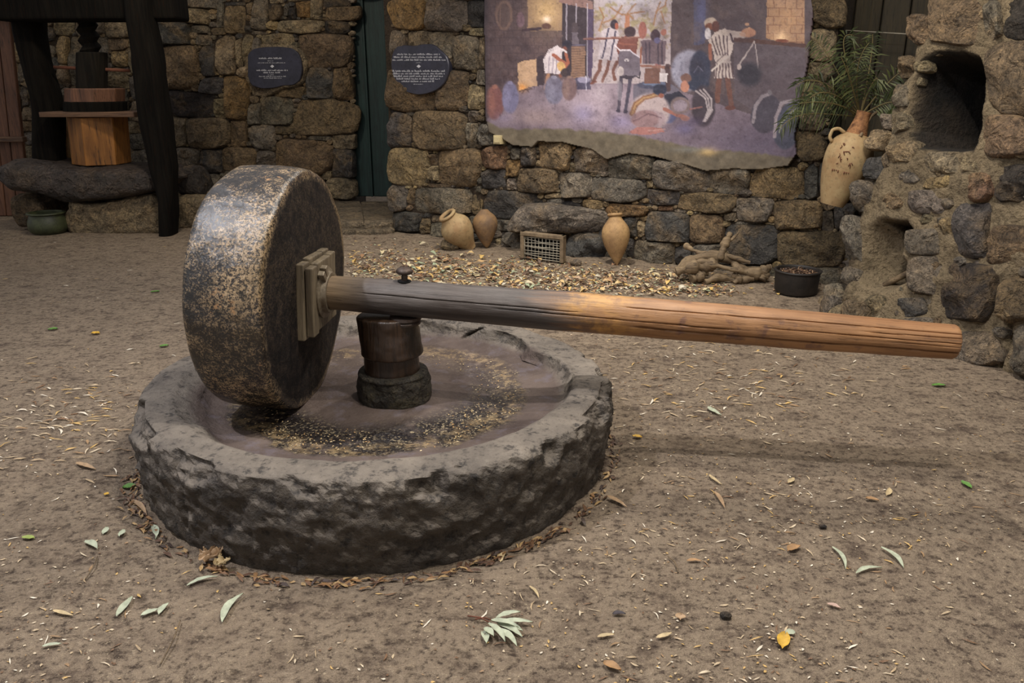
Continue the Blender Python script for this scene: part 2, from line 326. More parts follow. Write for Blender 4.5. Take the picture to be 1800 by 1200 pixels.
# ================================================================== STONE WALLS
TONES = {'g': (118, 110, 98), 'd': (80, 77, 74), 'b': (120, 102, 78), 't': (142, 127, 101), 'o': (140, 110, 70), 'y': (156, 135, 98), 'r': (126, 98, 76), 'k': (60, 53, 49)}
def clip(poly, n, c):                      # keep n.x <= c
    out = []; d = poly@n-c
    for i in range(len(poly)):
        j = (i+1) % len(poly)
        if d[i] <= 0: out.append(poly[i])
        if (d[i] < 0) != (d[j] < 0) and abs(d[i]-d[j]) > 1e-9: t = d[i]/(d[i]-d[j]); out.append(poly[i]+t*(poly[j]-poly[i]))
    return np.array(out)
def layout(boxes, gap=1.3, rs=0, grow=1.10):
    """boxes (x0,y0,x1,y1,tone) -> irregular polygons that share joints with their neighbours"""
    rg = random.Random(rs); B = [((a+c)/2, (b+d)/2, (c-a)/2, (d-b)/2) for a, b, c, d, *_ in boxes]; out = []
    for i, (cx, cy, hw, hh) in enumerate(B):
        ex = rg.uniform(4.0, 12.0); poly = []; ph = rg.uniform(0, 6)
        for k in range(26):
            t = 2*math.pi*k/26; c, s = math.cos(t), math.sin(t); r = (abs(c)**ex+abs(s)**ex)**(-1/ex)
            r *= grow*(1+.05*math.sin(3*t+ph)+rg.uniform(-.03, .03)); poly.append((cx+hw*r*c, cy+hh*r*s))
        poly = np.array(poly)
        for _ in range(rg.choice((2, 3, 4))):          # knock off random corners
            a = rg.choice((45, 135, 225, 315))+rg.uniform(-28, 28); n = np.array([math.cos(math.radians(a)), math.sin(math.radians(a))]); poly = clip(poly, n, float(n@[cx, cy])+rg.uniform(.84, 1.12)*(abs(n[0])*hw+abs(n[1])*hh)*.9)
        for j, (x, y, w2, h2) in enumerate(B):
            if i == j: continue
            gx = abs(x-cx)-(hw+w2); gy = abs(y-cy)-(hh+h2)
            if max(gx, gy) > 14: continue
            sx = 1 if x > cx else -1; sy = 1 if y > cy else -1
            if gx > gy: n = np.array([sx, .22*math.tanh((y-cy)/(hh+h2))*1.2]); m = np.array([(cx+sx*hw+x-sx*w2)/2, (max(cy-hh, y-h2)+min(cy+hh, y+h2))/2])
            else: n = np.array([.16*math.tanh((x-cx)/(hw+w2))*1.2, sy]); m = np.array([(max(cx-hw, x-w2)+min(cx+hw, x+w2))/2, (cy+sy*hh+y-sy*h2)/2])
            n = n/np.linalg.norm(n); poly = clip(poly, n, float(n@m)-gap*.5)
            if len(poly) < 3: break
        if len(poly) >= 3: out.append((poly, boxes[i][4] if len(boxes[i]) > 4 else 'g'))
    return out
def stone_geo(q, depth, rg, n=26, back=.05, rough=1.0):
    """q (k,2) outline in metres round (0,0) -> V,F with hewn facets facing +z"""
    q = np.array(q); k = n; p = resample(np.vstack([q, q[:1]]), k+1)[:-1]
    p = .12*np.roll(p, 1, 0)+.76*p+.12*np.roll(p, -1, 0)
    size = math.sqrt(max(1e-6, np.ptp(p[:, 0])*np.ptp(p[:, 1])))
    seed = rg.uniform(0, 50); p *= (1+.07*rough*fbm(np.c_[p/size*2, np.full(k, seed)], 2.2, 3))[:, None]
    pl = [(rg.uniform(-.25, .25), rg.uniform(-.25, .25), 1.0)]
    for _ in range(rg.choice((3, 4, 5, 6))): a = rg.uniform(0, 6.28); sl = rg.uniform(.7, 2.2); pl.append((math.cos(a)*sl, math.sin(a)*sl, rg.uniform(.95, 1.5)))
    rings = []
    for s, f in ((1.0, -1), (1.03, .30), (.985, .72), (.93, .93), (.82, 1.0), (.66, 1.0), (.48, 1.0), (.28, 1.0), (.1, 1.0)):
        r = p*s
        if f < 0: z = np.full(k, -back)
        else:
            h = np.full(k, 9.0)
            for a, b, c in pl: h = np.minimum(h, c-(a*r[:, 0]+b*r[:, 1])/size)
            q3 = np.c_[r/size*2.2, np.full(k, seed+9)]
            h = h+rough*(.34*fbm(q3, 1.5, 3)-.40*np.abs(fbm(q3+31, 1.7, 2)))+.04
            z = depth*np.clip(h, .12, 1.5)*f
        rings.append(np.c_[r, z])
    P = np.array(rings); V, F = gridmesh(P, True); V.append([0, 0, float(P[-1, :, 2].mean())]); c = len(V)-1
    b = (len(rings)-1)*k
    F += [(b+j, b+(j+1) % k, c) for j in range(k)]
    return V, F
def jitcol(t, rg, amt=.12):
    c = lin(TONES[t]); k = 1+rg.uniform(-amt, amt)*1.6; return (c[0]*k*(1+rg.uniform(-.05, .05)), c[1]*k, c[2]*k*(1+rg.uniform(-.07, .07)), 1)
def stone_wall(name, plane, boxes, parent, depth=.07, rs=1, filler=None, off=0.0, region=None, gap=1.3, kind_name='stone'):
    rg = random.Random(rs); polys = layout(boxes, gap, rs)
    for poly, t in polys:
        uv = np.array([plane.uv(x, y, off+depth*.5) for x, y in poly]); c = uv.mean(0); q = uv-c
        if np.ptp(q[:, 0]) < .01 or np.ptp(q[:, 1]) < .01: continue
        q = q[::-1] if np.cross(np.r_[q[1]-q[0], 0], np.r_[q[2]-q[1], 0])[2] < 0 else q
        sz = min(np.ptp(q[:, 0]), np.ptp(q[:, 1])); d = min(depth*rg.uniform(.75, 1.3), sz*.42)
        V, F = stone_geo(q, d, rg, 30 if sz > .12 else 18)
        mb = MB(); mb.add(V, F); o = mb.build(kind_name, M['rock'], sharp=30); o.color = jitcol(t, rg)
        o.matrix_world = Matrix.Translation(plane.P(c[0], c[1], off))@plane.M.to_4x4(); o.parent = parent
        o.matrix_parent_inverse = Matrix.Identity(4)
    if filler:
        x0, y0, x1, y1 = filler; H, W = y1-y0, x1-x0; cov = np.zeros((H, W), bool)
        yy, xx = np.mgrid[0:H, 0:W]
        def fill(poly):
            a = np.array(poly)-[x0, y0]; ax0, ay0 = np.maximum(np.floor(a.min(0)).astype(int)-1, 0); ax1, ay1 = np.ceil(a.max(0)).astype(int)+1
            ax1 = min(ax1, W); ay1 = min(ay1, H)
            if ax1 <= ax0 or ay1 <= ay0: return
            gx = xx[ay0:ay1, ax0:ax1]+.5; gy = yy[ay0:ay1, ax0:ax1]+.5; ins = np.zeros(gx.shape, bool); j = len(a)-1
            for i in range(len(a)):
                cnd = ((a[i, 1] > gy) != (a[j, 1] > gy)); ins ^= cnd & (gx < (a[j, 0]-a[i, 0])*(gy-a[i, 1])/(a[j, 1]-a[i, 1]+1e-12)+a[i, 0]); j = i
            cov[ay0:ay1, ax0:ax1] |= ins
        for poly, t in polys: fill(poly)
        if region is not None:
            keep = cov.copy(); cov[:] = False
            for r in region: fill(r)
            cov = keep | ~cov
        dist = np.zeros((H, W)); fr = ~cov
        for k in range(1, 16):
            dist += fr; g = fr.copy(); g[1:] &= fr[:-1]; g[:-1] &= fr[1:]; g[:, 1:] &= fr[:, :-1]; g[:, :-1] &= fr[:, 1:]; fr = g
        mb = MB(); cnt = 0
        for _ in range(900):
            iy, ix = np.unravel_index(np.argmax(dist), dist.shape); dd = dist[iy, ix]
            if dd < 2.2: break
            rx = dd*rg.uniform(1.0, 1.9); ry = dd*rg.uniform(.85, 1.15)
            pts = [(ix+x0+rx*math.cos(a)*rg.uniform(.85, 1.1), iy+y0+ry*math.sin(a)*rg.uniform(.85, 1.1)) for a in np.linspace(0, 6.28, 9)[:-1]]
            m = ((xx-ix)/(rx+1.2))**2+((yy-iy)/(ry+1.2))**2 < 1.15; dist[m] = 0
            rr = ((xx-ix)/(rx+2.6))**2+((yy-iy)/(ry+2.6))**2 < 1.15; dist[rr] = np.minimum(dist[rr], 2)
            uv = np.array([plane.uv(*z, off+depth*.4) for z in pts]); c = uv.mean(0); q = (uv-c)[::-1]
            if np.cross(np.r_[q[1]-q[0], 0], np.r_[q[2]-q[1], 0])[2] < 0: q = q[::-1]
            V, F = stone_geo(q, min(depth*.7, .5*np.ptp(q[:, 1])), rg, 9, .03)
            V = [tuple(plane.P(c[0]+v[0], c[1]+v[1], off+v[2])) for v in V]
            mb.add(V, F, jitcol(rg.choice('ggtbbdty'), rg, .2)); cnt += 1
        if cnt:
            o = mb.build('chinking_stones', M['rock_tint'], sharp=40); o.parent = parent; o['kind'] = 'stuff'
    return polys
def courses(x0, x1, y0, y1, hmin, hmax, wmin, wmax, tones, rs):
    rg = random.Random(rs); out = []; y = y0
    while y < y1-6:
        h = rg.uniform(hmin, hmax); x = x0-rg.uniform(0, wmin)
        while x < x1:
            w_ = rg.uniform(wmin, wmax); a = rg.uniform(0, .18)*h
            if rg.random() < .25: out += [(x, y, x+w_*.6, y+h*.48, rg.choice(tones)), (x, y+h*.5, x+w_*.6, y+h, rg.choice(tones))]; w_ *= .6
            else: out.append((x, y+a, x+w_, y+h, rg.choice(tones)))
            x += w_
        y += h
    return out
def slab(name, plane, u0, u1, v1, th, mat, d0=0.0, res=.12, rough=.015, kind='structure', hole=None):
    nu = max(2, int((u1-u0)/res)); nv = max(2, int(v1/res)); P = []
    for v in np.linspace(-.1, v1, nv): P.append([tuple(plane.P(u, v, d0)) for u in np.linspace(u0, u1, nu)])
    P = np.array(P); n = np.array(plane.n); P = P+fbm(P, 3, 3)[..., None]*rough*n
    V, F = gridmesh(P); k = len(V); bk = (P-n*th).reshape(-1, 3).tolist()
    m = nu; F2 = [tuple(i+k for i in reversed(f)) for f in F]; R = []
    for j in range(m-1): R += [(j+1, j, k+j, k+j+1), ((nv-1)*m+j, (nv-1)*m+j+1, k+(nv-1)*m+j+1, k+(nv-1)*m+j)]
    for i in range(nv-1): R += [(i*m, (i+1)*m, k+(i+1)*m, k+i*m), ((i+1)*m+m-1, i*m+m-1, k+i*m+m-1, k+(i+1)*m+m-1)]
    mb = MB(); mb.add(V+bk, F+F2+R); o = mb.build(name, mat, sharp=50); o['kind'] = kind; return o

# ---- wall behind the mural
PB = Plane(G(690, 405), G(1460, 497))
wb = slab('wall_back', PB, 0.02, PB.L-.02, .86, .55, M['joint'], d0=0)
def addslab(plane, u0, u1, v0, v1, th, mat, par, name):
    V = [tuple(plane.P(u, v, d)) for d in (0, -th) for u, v in ((u0, v0), (u1, v0), (u1, v1), (u0, v1))]
    mb = MB(); mb.add(V, [(0, 1, 2, 3), (7, 6, 5, 4), (0, 4, 5, 1), (1, 5, 6, 2), (2, 6, 7, 3), (3, 7, 4, 0)]); o = mb.build(name, mat, smooth=False); o.parent = par; return o
# upper body of the wall stops at the window opening on the right
uR = PB.uv(1462, 150)[0]
addslab(PB, 0.02, uR, .86, 3.0, .55, M['joint'], wb, 'upper_core')
BOX = [(682,0,748,50,'o'),(748,0,818,54,'g'),(818,0,858,48,'d'),(820,49,860,64,'t'),(684,53,714,118,'g'),(714,56,756,84,'t'),(757,57,798,122,'g'),(798,62,838,122,'g'),(838,64,862,122,'t'),
(681,120,765,192,'b'),(765,124,819,194,'b'),(820,150,850,192,'t'),(836,122,862,150,'g'),(820,195,838,215,'g'),(684,202,723,258,'d'),(723,197,818,265,'b'),(817,217,838,260,'g'),(837,220,868,256,'g'),
(684,260,750,326,'y'),(750,292,771,318,'t'),(750,272,766,291,'b'),(767,262,842,330,'b'),(748,319,790,330,'b'),(684,324,713,371,'g'),(713,332,727,360,'b'),(727,331,826,376,'g'),(826,326,844,340,'g'),(828,340,845,378,'b'),
(688,374,735,406,'d'),(738,384,754,410,'b'),(736,373,756,383,'d'),(756,379,778,391,'t'),(753,392,782,416,'g'),(782,378,822,408,'g'),(846,333,948,386,'d'),(836,341,846,366,'y'),(868,387,898,412,'g'),(880,402,900,440,'g'),(782,410,870,432,'d'),(822,380,868,408,'g'),
(845,258,893,296,'r'),(894,261,912,281,'g'),(913,258,939,292,'d'),(880,282,914,309,'o'),(942,250,1003,299,'y'),(939,283,953,297,'t'),(994,287,1008,305,'t'),(1008,257,1067,305,'g'),
(847,298,889,331,'d'),(890,314,905,337,'g'),(906,295,978,345,'b'),(979,302,1037,348,'g'),(1037,308,1134,357,'g'),(1068,270,1147,322,'g'),(1132,313,1147,331,'t'),(1137,331,1191,362,'d'),(1148,283,1244,338,'g'),
(1192,341,1292,375,'b'),(1244,288,1316,340,'g'),(1318,296,1412,352,'y'),(1412,292,1436,350,'d'),(1317,341,1342,356,'g'),(1293,342,1357,390,'g'),(1343,392,1362,400,'t'),(1358,354,1450,402,'b'),
(1438,372,1465,412,'g'),(1465,360,1503,404,'d'),(1403,403,1438,411,'g'),(1270,375,1292,388,'t'),(1290,391,1330,399,'g'),(1022,348,1057,369,'y'),(1058,357,1142,381,'o'),(1119,358,1150,367,'d'),
(1002,348,1021,357,'g'),(960,350,1001,357,'g'),(955,335,990,349,'t'),(1045,372,1066,402,'g'),(1155,362,1182,373,'r'),(1183,364,1203,380,'g'),(1133,370,1209,430,'d'),(1210,380,1270,428,'b'),
(1096,382,1117,418,'d'),(1118,390,1133,418,'t'),(1098,420,1112,452,'d'),(1112,420,1184,463,'g'),(1184,432,1214,464,'d'),(1215,430,1274,468,'g'),(1275,393,1366,464,'d'),(1367,404,1480,470,'b'),
(1150,258,1165,275,'t'),
(1423,-52,1478,-8,'g'),(1430,-6,1482,47,'b'),(1421,52,1466,108,'t'),(1416,111,1460,143,'t'),(1408,146,1462,190,'b'),(1403,192,1448,230,'d'),(1398,232,1448,282,'b'),(1440,284,1470,340,'d'),
(682,-60,750,-2,'b'),(750,-60,800,-2,'g'),(800,-60,860,-2,'d'),(1215,468,1290,484,'g'),(1290,468,1370,492,'g'),(1370,472,1480,500,'g'),(1058,440,1100,462,'d')]
EXT_MURAL = [(850,-80),(1436,-80),(1432,0),(1420,110),(1404,190),(1396,240),(1400,270),(1385,292),(1330,299),(1290,297),(1240,301),(1200,289),(1150,276),(1105,270),(1065,281),(1040,263),(1010,256),(990,251),(945,249),(935,259),(900,256),(880,243),(858,232),(852,205)]
REG = [[(684,-50),(850,-50),(852,232),(900,258),(940,260),(1000,254),(1065,284),(1200,292),(1400,296),(1400,240),(1425,110),(1435,-50),(1475,-50),(1462,130),(1450,340),(1500,350),(1500,402),(1478,500),(1290,484),(1100,462),(992,452),(992,404),(918,404),(918,440),(690,402)]]
stone_wall('stone', PB, BOX, wb, .08, 3, (680, -60, 1505, 510), 0.0, REG)
# the big lintel stone over the vent, proud of the wall
def free_stone(name, poly_px, plane, depth, mat_key, tone, par, rs, off=0, n=40, back=.05, rough=1.0, color=None):
    uv = np.array([plane.uv(x, y, off+depth*.5) for x, y in poly_px]); c = uv.mean(0); q = uv-c
    if np.cross(np.r_[q[1]-q[0], 0], np.r_[q[2]-q[1], 0])[2] < 0: q = q[::-1]
    V, F = stone_geo(q, depth, random.Random(rs), n, back, rough); mb = MB(); mb.add(V, F); o = mb.build(name, M[mat_key], sharp=40)
    o.color = color or jitcol(tone, random.Random(rs)); o.matrix_world = Matrix.Translation(plane.P(c[0], c[1], off))@plane.M.to_4x4()
    if par: o.parent = par
    return o
o = free_stone('lintel_stone', [(898,385),(918,360),(960,358),(1048,372),(1064,385),(1056,404),(1030,414),(960,408),(912,406),(897,398)], PB, .24, 'rock', 'g', wb, 5, 0.0, back=.02)
free_stone('stone', [(994,414),(1030,410),(1058,416),(1060,440),(1056,462),(1030,468),(1004,466),(993,450)], PB, .20, 'rock', 'd', wb, 15, .0)
free_stone('stone', [(886,412),(906,410),(914,424),(918,446),(904,452),(888,440)], PB, .16, 'rock', 'g', wb, 16, .0)
o['label'] = 'large rough grey lintel stone above the wire vent'

# ---- mural on its plaster panel
STEP = 1.5; mx0, my0, mx1, my1 = 848, -64, 1440, 306
GW, GH = int((mx1-mx0)/STEP)+1, int((my1-my0)/STEP)+1
cx_ = (mx0+np.arange(GW)*STEP-840)*3; cy_ = (my0+np.arange(GH)*STEP)*3; CX, CY = np.meshgrid(cx_, cy_)
CX0, CY0 = CX.copy(), CY.copy(); _w = np.stack([CX/100, CY/100, CX*0], -1); CX = CX+fbm(_w, 3.5, 3)*5; CY = CY+fbm(_w+8, 3.5, 3)*5
IMG = np.zeros((GH, GW, 3)); IMG[:] = (74, 60, 64)
def nz(sc, seed, oct=4): return fbm(np.stack([CX/100, CY/100, np.full_like(CX, seed)], -1), sc, oct)
def inside(poly):
    r = np.zeros(CX.shape, bool); j = len(poly)-1
    for i in range(len(poly)):
        xi, yi = poly[i]; xj, yj = poly[j]
        r ^= ((yi > CY) != (yj > CY)) & (CX < (xj-xi)*(CY-yi)/(yj-yi+1e-9)+xi); j = i
    return r
def paint(mask, col, a=1.0):
    m = (mask*a)[..., None]; IMG[:] = IMG*(1-m)+np.array(col, float)*m
def poly(p, col, a=1.0): paint(inside(p).astype(float), col, a)
def ell(x, y, rx, ry, col, a=1.0, soft=.12, rot=0.0):
    c, s = math.cos(rot), math.sin(rot); dx, dy = CX-x, CY-y; d = np.sqrt(((dx*c+dy*s)/rx)**2+((-dx*s+dy*c)/ry)**2); paint(1-sst(1-soft, 1+soft, d), col, a)
def glow(x, y, rx, ry, col, a=1.0): d = ((CX-x)/rx)**2+((CY-y)/ry)**2; paint(np.exp(-d*1.6), col, a)
def line(pts, w_, col, a=1.0):
    for (x0, y0), (x1, y1) in zip(pts[:-1], pts[1:]):
        dx, dy = x1-x0, y1-y0; t = np.clip(((CX-x0)*dx+(CY-y0)*dy)/(dx*dx+dy*dy+1e-9), 0, 1); d = np.hypot(CX-x0-t*dx, CY-y0-t*dy); paint(1-sst(w_*.5-1.5, w_*.5+2.0, d), col, a)
# floor and walls of the painted room
poly([(30,640),(200,480),(450,420),(620,430),(1010,440),(1240,540),(1500,560),(1790,560),(1790,930),(30,930)], (112,98,112))
glow(640,560,330,160,(158,142,158),.9); glow(1500,760,420,160,(78,70,92),.8); glow(300,620,200,60,(140,120,118),.6); glow(120,690,160,60,(104,92,108),.7)
k = nz(1.6, 3); paint(sst(0, .5, k)*(CY > 430), (86,74,88), .4)
b = (np.abs(((CX/46+np.floor(CY/40)*.5) % 1)-.5) > .44) | (np.abs(((CY/40) % 1)-.5) > .44); room = (CX < 450) & (CY < 470)
paint(room*sst(-.2, .5, nz(2.2, 5)), (96,76,76), .5); paint((b & room).astype(float), (52,42,48), .35)
poly([(440,-190),(450,-190),(450,160),(262,165),(265,60),(240,-190)], (140,112,84), .85); glow(360,60,90,130,(186,152,104),.9); glow(364,104,26,22,(226,206,190),.9)
line([(240,160),(330,152)],14,(58,44,52)); ell(362,138,26,16,(92,62,52)); line([(100,20),(96,80),(120,150)],12,(104,80,72),.5)
ell(140,80,44,78,(104,82,76)); ell(138,80,32,64,(82,66,66)); line([(120,30),(120,130)],4,(128,100,88),.5); ell(225,105,22,40,(112,84,100),.6)
poly([(212,335),(255,318),(308,310),(314,452),(260,462),(214,482)], (176,142,112)); glow(236,462,30,26,(214,140,66),.9); line([(220,478),(285,470)],8,(74,58,54),.7); line([(232,490),(250,468),(268,486)],5,(60,44,44),.7)
poly([(312,300),(350,290),(350,450),(314,452)], (60,50,58))
# press frame with barrel
poly([(445,0),(605,30),(608,400),(560,420),(445,400)], (52,44,52)); poly([(430,-40),(606,8),(606,52),(430,12)], (126,96,92)); poly([(580,50),(608,50),(610,400),(582,410)], (70,58,86))
for x in (468,520,578): line([(x,20),(x,225 if x < 560 else 470)],5,(176,170,190),.8)
ell(512,150,18,34,(70,60,66)); poly([(498,170),(530,170),(532,235),(496,235)], (96,88,100)); poly([(496,240),(566,236),(568,412),(492,412)], (128,98,80))
for y in range(246,410,13): line([(494,y),(566,y-3)],3,(82,60,56),.7)
line([(494,240),(566,236)],7,(90,86,110)); poly([(512,412),(590,408),(600,470),(520,474)], (64,60,84)); ell(560,420,36,16,(150,146,176),.7); line([(570,400),(572,475)],4,(190,190,214),.8)
# daylight door
poly([(606,-190),(1036,-190),(1022,180),(1008,440),(600,440),(612,200)], (156,144,150)); glow(820,-40,190,90,(176,178,196),.95)
paint(inside([(612,-190),(1034,-190),(1020,190),(612,190)])*sst(.05, .4, nz(3.0, 8)), (140,128,88), .75); paint(inside([(612,60),(1030,60),(1022,260),(612,260)])*sst(.0, .45, nz(4.5, 9)), (120,100,74), .55)
for p in ([(640,160),(665,90),(640,40)],[(665,120),(720,95),(760,30)],[(960,10),(935,80),(925,130)],[(940,60),(985,30),(1000,-20)],[(985,120),(965,60)],[(820,100),(790,70),(830,20)],[(700,40),(760,80),(880,60)]): line(p,8,(140,98,64),.75)
poly([(770,150),(780,80),(800,75),(800,150)], (158,104,78)); ell(868,160,22,46,(136,80,72)); glow(830,230,30,40,(190,160,110),.8); ell(980,170,14,18,(158,96,80)); ell(950,300,22,60,(126,60,56),.7)
# right wall
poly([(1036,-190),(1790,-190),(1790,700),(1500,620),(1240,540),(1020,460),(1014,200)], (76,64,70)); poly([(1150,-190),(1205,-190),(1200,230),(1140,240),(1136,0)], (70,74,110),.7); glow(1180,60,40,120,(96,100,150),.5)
paint(((CX > 1030) & (CY < 620))*sst(0, .5, nz(1.8, 12)), (98,82,82), .5)
poly([(1530,-190),(1725,-190),(1722,240),(1560,212),(1518,200)], (160,122,92)); b2 = (np.abs(((CX/60+np.floor(CY/44)*.5) % 1)-.5) > .455) | (np.abs(((CY/44) % 1)-.5) > .455)
paint((b2 & inside([(1530,-190),(1725,-190),(1722,240),(1518,200)])).astype(float), (112,74,58), .7); glow(1600,200,40,40,(240,200,150),.95); glow(1640,100,60,70,(196,150,104),.5)
line([(1340,206),(1720,240)],22,(80,54,50)); ell(1605,214,34,9,(120,66,50))
poly([(1350,225),(1725,250),(1745,700),(1480,600),(1350,520)], (86,76,86),.8)
# wheel and basin
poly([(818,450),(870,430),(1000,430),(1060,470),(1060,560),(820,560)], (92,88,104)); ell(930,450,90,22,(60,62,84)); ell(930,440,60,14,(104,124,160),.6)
poly([(880,360),(960,360),(965,440),(875,440)], (104,72,64)); line([(858,346),(1012,358)],14,(126,86,76)); line([(1000,350),(1004,470)],26,(70,52,56)); poly([(960,384),(1000,388),(998,434),(960,430)], (196,190,196))
ell(1112,370,92,108,(134,134,156)); paint(((((CX-1112)/92)**2+((CY-370)/108)**2) < 1)*sst(.1, .5, nz(5, 20)), (88,88,110), .5); ell(1172,366,56,100,(46,50,72)); line([(1140,380),(1160,350),(1185,375)],4,(110,110,140),.8); ell(1160,440,60,40,(42,48,70))
# people
def legs(*L):
    for a_, b_, c_, w_ in L: line([a_, b_, c_], w_, (104,68,60)); 
legs(((650,310),(640,370),(608,436),18),((694,312),(680,370),(658,428),17),((742,310),(712,370),(722,420),17)); line([(600,440),(622,432)],12,(104,58,50))
poly([(655,160),(700,140),(745,165),(736,318),(634,312),(645,230)], (168,158,168)); line([(690,150),(660,305)],8,(58,54,78)); line([(728,165),(700,312)],8,(62,58,80)); ell(720,128,22,26,(50,42,54)); ell(734,138,10,16,(150,80,64))
poly([(748,195),(800,185),(845,205),(835,300),(745,300),(728,250)], (108,62,56)); ell(802,168,30,30,(56,40,48)); line([(745,230),(830,236)],8,(140,84,70),.6)
poly([(860,215),(930,205),(992,215),(985,340),(868,335)], (96,80,90)); 
for x in (885,905,950,970): line([(x,222),(x+2,335)],6,(50,42,58),.8)
ell(936,186,28,30,(56,40,50)); ell(944,212,16,16,(84,80,120)); line([(862,250),(855,330)],10,(130,78,60))
line([(560,206),(852,198)],11,(108,66,58)); line([(560,203),(852,195)],3,(170,130,120),.6)
# donkey
line([(756,400),(752,480),(742,576)],17,(70,64,80)); line([(806,395),(795,480),(780,580)],17,(64,60,78)); line([(745,440),(748,520)],22,(118,112,126),.7)
poly([(745,262),(800,258),(850,300),(858,390),(820,412),(760,412),(738,380)], (96,88,102)); line([(722,240),(752,268),(800,262)],7,(196,188,200)); line([(800,262),(850,302)],6,(180,174,190)); ell(752,375,18,26,(178,168,170)); poly([(748,398),(826,398),(812,418),(752,416)], (52,46,58)); ell(785,317,13,7,(214,208,214)); ell(785,317,8,4,(96,88,102)); line([(855,380),(850,412),(826,398)],6,(40,36,48))
ell(742,585,12,9,(50,46,62)); ell(780,588,12,9,(50,46,62))
# boy with basket
line([(372,395),(358,470)],16,(164,116,84)); line([(430,390),(436,400)],14,(120,74,62))
poly([(352,385),(348,310),(372,262),(420,240),(448,262),(444,330),(432,392)], (186,176,184))
for x in (372,392,412): line([(x+6,300),(x,388)],4,(112,100,120),.8)
line([(398,290),(440,320),(458,330)],18,(150,84,66)); line([(466,276),(478,330),(462,352)],16,(150,84,66)); ell(472,234,26,22,(42,40,54)); ell(460,258,14,14,(112,66,58)); line([(448,262),(470,275)],10,(190,182,190)); ell(440,350,22,26,(190,150,92)); ell(456,380,16,20,(60,50,54))
def jar(x, y, rx, ry, col, hi):
    ell(x,y,rx,ry,col); ell(x-rx*.4,y,rx*.45,ry*.85,hi,.45,.5); ell(x,y-ry*.92,rx*.32,ry*.12,hi,.8)
jar(402,475,50,74,(100,98,122),(134,134,160)); jar(483,465,40,64,(104,82,86),(136,110,100)); jar(88,540,48,90,(112,70,70),(146,94,80)); jar(170,515,44,84,(100,98,132),(132,130,170))
glow(552,600,70,60,(128,124,176),.5); glow(760,640,80,50,(130,122,176),.5); glow(650,480,60,60,(176,164,176),.5); glow(140,620,60,30,(126,116,150),.5)  # first two glows: bluish reflections on the panel, put into its colours
# old man
legs(((1272,400),(1268,460),(1262,530),28),((1315,400),(1325,480),(1338,560),26)); ell(1332,568,28,12,(100,58,50))
poly([(1214,215),(1250,170),(1300,150),(1352,178),(1345,260),(1330,300),(1352,412),(1244,414),(1256,340),(1240,270)], (178,164,160))
for i in range(6): line([(1262+i*15,335),(1252+i*19,412)],6,(70,52,60),.9)
for i in range(5): line([(1232+i*20,205-i*9),(1262+i*14,290)],6,(66,50,58),.85)
line([(1222,240),(1228,310)],18,(140,84,68)); line([(1300,170),(1352,180),(1400,184)],34,(172,158,152)); line([(1330,180),(1345,220)],10,(64,50,58)); line([(1235,372),(1330,290)],8,(190,180,176)); line([(1225,360),(1310,280)],4,(80,66,74))
ell(1228,122,34,30,(170,152,140)); ell(1222,140,24,18,(120,74,60)); ell(1212,178,18,30,(188,182,190)); ell(1255,140,20,28,(92,56,52)); jar(1428,172,36,26,(168,116,90),(200,150,110)); ell(1420,128,12,8,(176,132,104)); ell(1396,182,16,12,(190,150,128))
line([(1460,218),(1372,350)],5,(180,168,168)); line([(1460,218),(1480,370)],4,(170,158,160)); ell(1432,392,62,64,(48,46,58),1,.3); ell(1378,352,12,16,(160,146,146))
# kneeling figures
ell(1190,560,62,108,(58,50,60)); 
for q in (0,1,2): line([(1150+q*22,480-q*4),(1200+q*16,520),(1215+q*10,580),(1190+q*6,640)],9,(176,166,170),.75)
ell(1098,412,28,24,(110,78,70)); ell(1092,455,22,30,(168,112,92)); poly([(985,500),(1060,480),(1110,520),(1090,600),(1000,600)], (38,38,54)); ell(1000,610,50,40,(76,80,116))
ell(908,590,108,98,(160,144,148)); line([(812,600),(830,550),(880,515),(945,500)],26,(128,90,66)); line([(812,600),(830,550),(880,515),(945,500)],8,(160,124,84)); ell(900,630,90,52,(140,120,130),.8); ell(882,628,74,46,(122,92,96),.7); line([(820,640),(900,600),(970,620)],5,(84,60,70),.7)
ell(960,474,38,30,(38,42,62)); ell(968,505,16,12,(130,76,64)); line([(985,575),(1050,605),(1105,622)],20,(142,90,80)); ell(1068,556,52,46,(112,96,98)); ell(1068,556,38,32,(134,122,140)); ell(1068,556,52,46,(112,96,98),.2); line([(1120,575),(1180,562)],7,(134,88,84)); ell(1095,625,24,14,(150,100,86))
poly([(790,700),(840,668),(970,672),(985,694),(900,712)], (150,98,94)); line([(900,690),(985,680)],8,(176,134,130),.7); glow(1090,680,70,40,(92,88,136),.6); glow(1140,640,60,30,(70,60,90),.6)  # the bluish glow is another reflection put into the mural's colours
# sacks
ell(1520,600,80,104,(64,60,74),1,.06,.25); line([(1452,640),(1462,560),(1500,510),(1530,500)],18,(130,122,132)); ell(1540,490,12,14,(110,104,114)); ell(1642,660,76,130,(62,66,84),1,.05,.3); line([(1565,720),(1572,620),(1600,545),(1650,530)],18,(134,124,134)); line([(1590,700),(1600,650),(1640,600),(1700,565)],6,(150,160,130),.9); ell(1690,540,10,12,(110,110,110))
paint(sst(.0, .6, nz(1.1, 50, 3)), (52,42,54), .30); paint(sst(.15, .6, nz(8, 30, 3)), (150,140,160), .12); paint(sst(.15, .6, nz(9, 33, 3)), (30,24,34), .22)
